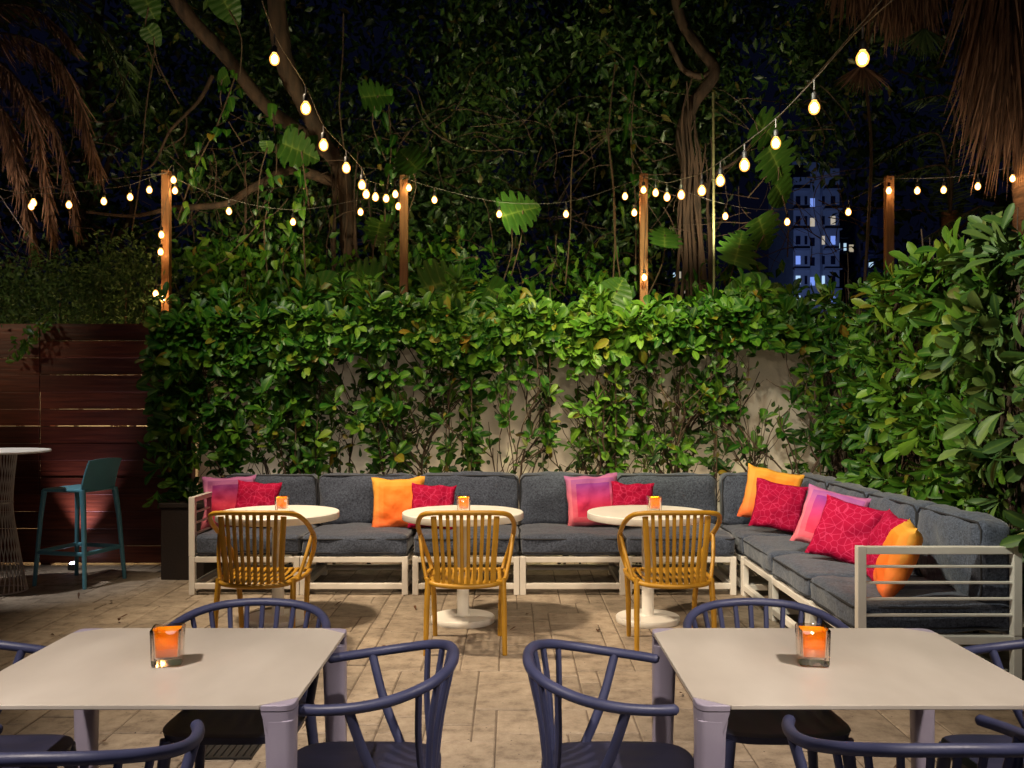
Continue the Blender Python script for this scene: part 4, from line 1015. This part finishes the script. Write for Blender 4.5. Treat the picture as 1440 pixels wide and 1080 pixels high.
# big split leaves
def big_leaf(px, py, Y, size, ang, tilt=25, split=True, seed=0):
    """heart-shaped leaf with cut margin; ang = direction of the tip in the picture plane, 0 = right"""
    rs = random.Random(seed); m = MB(); n = 26; vs = []; fs = []
    prof = lambda t: (math.sin(math.pi*min(1, t**.62*.97+.03))**.75)*.52*(1-.25*t)
    for sd in (-1, 1):
        st_ = len(vs)
        for i in range(n+1):
            t_ = i/n; w_ = prof(t_)
            if split and i % 4 == 0 and 3 < i < n-3: w_ *= rs.uniform(.5, .72)
            y_ = t_-(.16*(w_/.5)*(1-t_)**2)*1.6
            for k in range(4):
                u = k/3; lead = .10*u*w_/.5
                vs.append(Vector((sd*w_*u, (t_*(1-u)+y_*u)+lead, .10*u*w_*1.6-.35*t_*t_*.5+.018*math.sin(i*math.pi/2)*u)))
        for i in range(n):
            for k in range(3):
                a = st_+i*4+k; f = (a, a+1, a+5, a+4); fs.append(f if sd > 0 else f[::-1])
    Mx = Matrix.Rotation(R(ang-90), 3, 'Y').inverted()
    out = []
    for v in vs:
        q = Vector((v.x*size, -v.z*size, (v.y-.5)*size)); q = Matrix.Rotation(R(-tilt), 3, 'X') @ q; out.append(Mx @ q)
    m.add(out, fs)
    return m, P(px, py, Y)
def mons_mat():
    m = M['leaf_monstera'].copy(); return m
BL = [('large heart leaf at the top left, left of the thick limb', [(209, 10, 9.2, 42, -70, 0), (216, 52, 9.3, 28, -60, 0)]),
      ('large veined leaf at the top, right of the first slanting limb', [(322, 14, 9.2, 42, -60, 0), (312, 112, 9.3, 26, -160, 0), (376, 208, 9.3, 20, -90, 0)]),
      ('broad split leaf beside the limb where the lights start', [(424, 213, 9.1, 52, -20, 1)]),
      ('broad split leaf in the dark above the second post', [(532, 134, 9.2, 46, 15, 1), (572, 222, 9.0, 58, 130, 1)]),
      ('pale veined leaf glowing beside a bulb at the centre', [(735, 296, 9.0, 62, 20, 1), (530, 330, 9.1, 40, -110, 1)]),
      ('large leaves standing above the hedge by the second post', [(505, 392, 8.75, 62, 170, 1), (628, 396, 8.7, 70, 20, 1), (700, 415, 8.7, 44, -30, 0), (450, 400, 8.7, 50, 150, 0)]),
      ('large round leaves standing above the hedge by the third post', [(868, 408, 8.7, 52, 60, 0), (828, 418, 8.7, 34, 120, 0), (935, 330, 9.0, 50, 80, 1)]),
      ('two bright veined leaves above the hedge below the distant tower', [(1046, 409, 8.6, 54, 170, 0), (1094, 410, 8.6, 42, 70, 0)]),
      ('fan of large leaves in front of the night glow at upper right', [(1085, 190, 9.6, 60, -30, 1), (1095, 235, 9.7, 66, -50, 1), (1100, 275, 9.6, 46, -40, 0), (1040, 345, 9.2, 60, 70, 1), (1075, 330, 9.3, 54, -60, 1)])]
for i, (lab, lst) in enumerate(BL):
    o0 = P(*lst[0][:3]); t = empty('philodendron', o0, 0, lab, 'plant', 'large leaved climbers in the trees')
    for j, (px, py, Y, s_, an, sp_) in enumerate(lst):
        m, c = big_leaf(px, py, Y, s_/F_PX*Y*1.08, an, 20+10*(j % 3), bool(sp_), i*10+j)
        lf = m.build('leaf', M['leaf_monstera'], t, loc=c-o0)
        at = lf.data.attributes.new('rib', 'FLOAT', 'POINT'); nn = len(m.v)
        at.data.foreach_set('value', np.array([(1.0 if (q % 4 == 0) else (.88 if (q//4) % 4 == 2 else .2)) for q in range(nn)]))
        sm = MB(); a = c-o0; sm.tube(smooth_path([a, a+Vector((rs.uniform(-.1, .1), .1, -.25)), a+Vector((rs.uniform(-.2, .2), .2, -.6))], 4), .007, 5); sm.build('stalk', M['stem'], t)

# ---------------------------------------------------------------- palms
def pinnate(c0, c1, c2, n, Lf, droop, wd, sag_n=40, side=1.0, seed=0):
    """leaflets along a curved midrib"""
    r_ = np.random.default_rng(seed); pts = smooth_path([c0, c1, c2], sag_n//2); pos, d, nr, L = [], [], [], []
    k = len(pts)
    for i in range(2, k):
        tan = (pts[i]-pts[i-1]).normalized()
        for s in (-1, 1):
            for _ in range(n):
                side_v = tan.cross(Vector((0, 0, 1)))
                if side_v.length < .1: side_v = Vector((1, 0, 0))
                side_v.normalize()
                v = (side_v*s*side+tan*.75+Vector((0, 0, -droop))+Vector(r_.normal(size=3))*.18).normalized()
                pos.append(tuple(pts[i]+Vector(r_.normal(size=3))*.008)); d.append(tuple(v)); nr.append((r_.normal()*.4, -1, .5)); L.append(Lf*(.5+.5*math.sin(math.pi*min(1, .15+.85*i/k)))*(.8+.4*r_.random()))
    return pts, pos, d, nr, L
def palm(o, label, fronds, mt_over=None, trunk=None):
    t = empty('palm_tree', o, 0, label, 'palm')
    if trunk: m = MB(); m.tube([Vector(p)-o for p in trunk[0]], trunk[1], 16); m.build('trunk', M['palm_bark'], t)
    for i, (a, b_, c, n, Lf, dr, mt, side) in enumerate(fronds):
        pts, pos, d, nr, L = pinnate(a, b_, c, n, Lf, dr, .02, seed=i+3, side=side)
        fo = leaf_mesh('frond', np.array(pos)-np.array(o), d, nr, L, [.014]*len(L), M[mt], 'blade', t, .12, .1)
        m = MB(); m.tube([p-o for p in pts], [.018*(1-.8*k/len(pts)) for k in range(len(pts))], 6); m.build('midrib', M['stem'], fo)
    return t
PL = 9.6; cL = P(-90, 40, PL); oL = cL.copy(); oL.z = 0
D, Gn = 'frond_dead', 'frond_green'
palm(oL, 'palm with brown drooping fronds at the upper left', [
    (cL, P(70, 70, 9.3), P(138, 235, 9.2), 3, .42, .9, D, .5), (cL, P(30, 120, 9.2), P(75, 330, 9.1), 3, .40, .9, D, .5),
    (cL, P(0, 150, 9.3), P(25, 235, 9.2), 3, .35, .9, D, .5), (cL, P(60, 150, 9.6), P(110, 320, 9.6), 3, .36, .9, D, .5), (cL, P(10, 200, 9.5), P(50, 360, 9.4), 3, .36, .9, D, .5),
    (P(-60, 0, 9.7), P(80, -10, 9.7), P(175, 85, 9.6), 2, .42, .25, Gn, 1), (P(-60, 0, 9.9), P(110, 20, 10), P(185, 140, 10), 2, .45, .4, Gn, 1),
    (P(-60, 10, 9.5), P(40, 10, 9.4), P(100, 60, 9.4), 2, .38, .4, D, 1), (P(-60, 20, 9.5), P(-10, -20, 9.4), P(60, -30, 9.4), 2, .40, .6, Gn, 1)],
    trunk=([oL, oL.lerp(cL, .5), cL], [.16, .14, .13]))
# right skirted palm
def strips(c, n, seed, sx, L, sy=.2, top=0, mt='frond_dead', wd=.022, fan=.25):
    r_ = np.random.default_rng(seed); a = r_.random(n)*2*np.pi; rr = np.sqrt(r_.random(n))
    pos = np.stack([np.cos(a)*rr*sx, np.sin(a)*rr*sy, top+r_.random(n)*.9], 1)
    d = np.stack([pos[:, 0]/max(sx, .01)*fan+r_.normal(size=n)*.07, pos[:, 1]*.3-.05+r_.normal(size=n)*.06, -np.ones(n)], 1)
    return pos, d, np.stack([r_.normal(size=n)*.5, -np.ones(n), r_.normal(size=n)*.3], 1), L*(.6+.5*r_.random(n)), np.full(n, wd)*(.6+.8*r_.random(n))
YP = 8.9; tr = Vector((X_at(1452, YP), YP, 0)); t = empty('palm_tree', tr, 0, 'tall palm at the right edge with a thick skirt of dead brown fronds', 'palm')
m = MB(); m.lathe([(.17+.008*math.sin(k*1.9), k*.13) for k in range(48)], 20); m.build('trunk', M['palm_bark'], t)
zz = Z_at(110, YP)
for k, (dx, dz, s_) in enumerate(((-.12, .35, 1), (-.30, .16, 2), (-.02, .0, 3), (.25, .2, 4), (-.18, .0, 5), (-.08, .5, 6), (-.32, .62, 7))):
    ps = strips(None, 330, s_, .30, 1.05, .25, 0)
    leaf_mesh('dead_frond', ps[0]+np.array([dx, -.1, zz-.1+dz]), *ps[1:], M['frond_dead'], 'blade', t, .05, .1)
t = empty('palm_tree', P(1260, -160, 9.4), 0, 'fan palm whose hanging brown leaf tips enter at the top right', 'palm')
for k, (px, py, s_, n, mt, L) in enumerate(((1200, -20, 11, 150, 'frond_dead', .55), (1250, -10, 12, 200, 'frond_dead', .60), (1285, 0, 13, 170, 'frond_dead', .6), (1310, -30, 15, 120, 'frond_dead', .6))):
    ps = strips(None, n, s_, .20, L, .2, 0, wd=.020); c = P(px, py, 9.4)-P(1260, -160, 9.4)
    leaf_mesh('frond', ps[0]*np.array([1, 1, .5])+np.array(c), *ps[1:], M[mt], 'blade', t, .05, .1)
for k, (px, py, mt) in enumerate(((1212, 92, 'frond_dead'), (1300, 40, 'frond_green'))):
    c = P(px, py, 9.2)-P(1260, -160, 9.4); an = np.radians(np.linspace(-150, -30, 34)); d = np.stack([np.cos(an), -.2+0*an, np.sin(an)], 1)
    leaf_mesh('frond', np.tile(np.array(c), (34, 1)), d, np.tile([0, -1, .2], (34, 1))+RNG.normal(size=(34, 3))*.3, .28+.12*RNG.random(34), [.016]*34, M[mt], 'blade', t, .1, .1)
    sm = MB(); sm.tube(smooth_path([c, c*.5+Vector((.1, 0, .1)), (0, 0, 0)], 4), .01, 6); sm.build('leaf_stalk', M['stem'], t)
palm(Vector((4.9, 10.5, 0)), 'green feather palm with arching fronds behind the fourth post', [
    (Vector((4.9, 10.5, 3.6)), P(1320, 190, 10), P(1245, 215, 9.8), 1, .30, .35, Gn, 1), (Vector((4.9, 10.5, 3.5)), P(1330, 235, 10), P(1255, 250, 9.8), 1, .28, .4, Gn, 1),
    (Vector((4.9, 10.5, 3.3)), P(1380, 290, 9.9), P(1310, 330, 9.7), 1, .28, .4, Gn, 1), (Vector((4.9, 10.5, 3.5)), P(1340, 150, 10.2), P(1290, 140, 10), 1, .3, .35, Gn, 1)],
    trunk=([Vector((4.9, 10.5, 0)), Vector((4.9, 10.5, 3.6))], [.1, .09]))

# ================================================================ LIGHT POSTS AND STRINGS
YPT = 8.93
PT = [(234, 240, 'left end post of the string lights, beside the red fence'), (568, 247, 'second wooden light post, behind the hedge left of centre'),
      (905, 245, 'third wooden light post, behind the hedge right of centre'), (1250, 248, 'fourth wooden light post, right of the distant tower')]
for px, py, lab in PT:
    zt = Z_at(py, YPT); X = X_at(px, YPT)
    t = empty('light_post', (X, YPT, 0), 0, lab, 'post', 'wooden posts carrying the string lights')
    m = MB(); m.box(-.037, .037, -.037, .037, 0, zt); m.build('timber', M['post'], t, smooth=False, bevel=.004)
    m = MB(); m.lathe([(.02, zt), (.02, zt+.012), (.001, zt+.016)], 10); m.tube([(0, -.037, zt-.04), (0, -.06, zt-.04), (0, -.065, zt-.025)], .004, 6); m.build('hook', M['black'], t)
def bulb(parent, p, s=1.0):
    m = MB(); m.lathe([(.001, -.036), (.012, -.033), (.0225, -.023), (.0275, -.008), (.027, .007), (.021, .020), (.013, .031), (.011, .038)], 20)
    b_ = m.build('bulb', M['bulb_glass'], parent, loc=p); b_.scale = (s, s, s)
    m = MB(); m.lathe([(.001, -.026), (.012, -.020), (.0175, -.006), (.015, .010), (.004, .022)], 12); m.build('filament', M['filament'], b_)
    m = MB(); m.lathe([(.0145, .034), (.0150, .066), (.009, .074), (.004, .078)], 12); m.build('socket', M['black'], b_)
BM = None
def string(label, ends, bulbs, extra=()):
    """ends: two attach points; bulbs: world bulb centres in order"""
    global BM
    o = Vector(ends[0]); t = empty('string_light', o, 0, label, 'string lights', 'strings of warm globe bulbs')
    up = Vector((0, 0, .115)); pts = [o]+[Vector(b_)+up for b_ in bulbs]+[Vector(ends[1])]
    q = smooth_path(pts, 6); m = MB(); m.tube([v-o for v in q], .0023, 6)
    for b_ in bulbs: m.tube([Vector(b_)+up-o, Vector(b_)-o+Vector((0, 0, .072))], .004, 5)
    m.build('cable', M['cord'], t)
    for b_ in list(bulbs)+list(extra):
        if BM is None:
            bulb(t, Vector(b_)-o); BM = [c for c in t.children if c.name.startswith('bulb')][0]
        else:
            c = copy_tree(BM, t); c.location = Vector(b_)-o; k_ = .84 if Vector(b_).y < 5 else 1.0; c.scale = (k_, k_, k_)
top = [P(px, py+3, YPT-.05) for px, py, _ in PT]
B = lambda lst, Y: [P(x_, y_, Y) for x_, y_ in lst]
string('string of bulbs running left from the first post', (top[0], P(-40, 238, 8.5)), [P(210, 267, 8.85), P(183, 277, 8.8), P(146, 283, 8.7), P(97, 288, 8.6), P(44, 290, 8.5), P(-10, 280, 8.5)])
string('second strand crossing the leftmost bulbs', (P(-30, 300, 8.0), P(235, 243, 8.8)), [P(47, 285, 8.2)], )
string('string of bulbs between the first and second posts', (top[0], top[1]), B([(246, 268), (322, 297), (412, 312), (507, 298), (560, 290)], 8.9))
string('string of bulbs between the second and third posts', (top[1], top[2]), B([(611, 281), (702, 301), (796, 301), (879, 276), (892, 299)], 8.9)[:4], [P(892, 299, 8.9)])
string('string of bulbs between the third and fourth posts', (top[2], top[3]), B([(1020, 304), (1107, 312), (1193, 298)], 8.9))
string('string of bulbs running right from the fourth post', (top[3], P(1470, 218, 8.7)), B([(1290, 268), (1327, 267), (1375, 262), (1424, 251)], 8.8), [P(1250, 268, 8.82)])
string('string of bulbs sweeping overhead from the second post to the upper left', (top[1], P(350, -60, 3.9)),
    [P(575, 264, 8.85), P(556, 273, 8.45), P(543, 279, 8.05), P(528, 277, 7.6), P(515, 273, 7.15), P(509, 260, 6.7), P(487, 236, 6.15), P(455, 204, 5.55), P(430, 152, 5.0), P(386, 83, 4.4)])
string('string of bulbs sweeping overhead from the third post to the upper right', (top[2], P(1330, -60, 2.7)),
    [P(905, 267, 8.75), P(922, 271, 8.17), P(938, 277, 7.57), P(958, 274, 6.93), P(987, 268, 6.18), P(1013, 254, 5.63), P(1047, 232, 5.05), P(1091, 201, 4.45), P(1145, 151, 3.88), P(1213, 82, 3.35)])
string('bulbs wound down the first post', (top[0], P(238, 432, YPT-.08)), [P(244, 253, 8.8), P(227, 330, 8.8), P(226, 354, 8.8), P(219, 413, 8.8), P(229, 420, 8.78)])
string('bulb cable running down the third post', (top[2]+Vector((.05, 0, 0)), P(912, 420, YPT-.08)), [P(906, 390, 8.8)])
# thin guy wires
for i, (a, b_, lab) in enumerate(((P(1003, 262, 9.0), P(1240, 0, 5.2), 'taut steel wire rising to the upper right from the third post'), (P(0, 275, 9), P(60, 355, 9), 'thin wire slanting down at the far left'))):
    m = MB(); m.tube([Vector((0, 0, 0)), (b_-a)*.5+Vector((0, 0, -.03)), b_-a], .0035, 5); tag(m.build('steel_wire', M['cord'], loc=a), lab, 'wire')

# ================================================================ DISTANT TOWERS
def tower(px0, px1, pytop, Y, label, seed, lit, pod=True, fac=(.16, .2, .42)):
    rs = random.Random(seed); x0, x1 = X_at(px0, Y), X_at(px1, Y); zt = Z_at(pytop, Y); w_ = x1-x0; cx = (x0+x1)/2
    t = empty('tower_block', (cx, Y, 0), 0, label, 'building', 'distant apartment towers')
    m = MB(); a = -w_/2; b_ = w_/2
    m.box(a, a+w_*.36, -6, 8, 0, zt*.93); m.box(a+w_*.36, a+w_*.64, -4.5, 8, 0, zt); m.box(a+w_*.64, b_, -6, 8, 0, zt*.965)
    if pod: m.box(a+w_*.1, a+w_*.9, -3, 6, zt, zt+1.3)
    m.build('wall', noisy('tower_render', fac, tuple(c*1.25 for c in fac), 1, .8, .1, 5), t, smooth=False)
    fl = 3.05; n = int(zt/fl); sl = MB()
    for k in range(3, n): sl.box(a-.15, a+w_*.355, -6.9, -6, k*fl, k*fl+.18); sl.box(a+w_*.645, b_+.15, -6.9, -6, k*fl, k*fl+.18)
    sl.build('balcony_slab', noisy('tower_slab', fac, fac, 1, .8), t, smooth=False)
    cnt = 0
    for k in range(int(n*.40), n-1):
        for c_ in range(5):
            if cnt >= 96: break
            xx = a+w_*(.05+.19*c_); yy = -6.05 if c_ not in (2,) else -4.55; on = rs.random() < lit
            q = MB(); q.box(xx, xx+w_*(.06 if c_ % 2 else .10), yy, yy+.1, k*fl+.9, k*fl+2.2); cnt += 1
            q.build('window', rs.choice(WL) if on else WD, t, smooth=False)
    return t
WL = [emis('lit_window_cool', (.55, .8, 1), .8), emis('lit_window_blue', (.25, .4, 1), .7), emis('lit_window_warm', (1, .85, .6), .4)]
WD = noisy('dark_window', (.01, .012, .03), (.02, .022, .05), 2, .1, 0, 5)
tower(1100, 1162, 238, 150, 'pale blue lit tower block seen between the third and fourth posts', 1, .42, True, (.30, .33, .40))
tower(1156, 1216, 300, 175, 'darker tower block right of the pale blue lit one', 2, .28, False, (.10, .11, .22))
tower(925, 962, 285, 190, 'dim tower block glimpsed right beside the third post', 3, .22, False, (.05, .06, .14))
tower(208, 224, 395, 190, 'sliver of a lit tower beside the first post above the hedge', 4, .5, False, (.05, .06, .14))
spot('tower_floodlight', (X_at(1128, 110), 110, 6), (X_at(1128, 150), 150, 28), 12000, 60, (.32, .46, 1), 1, 1)
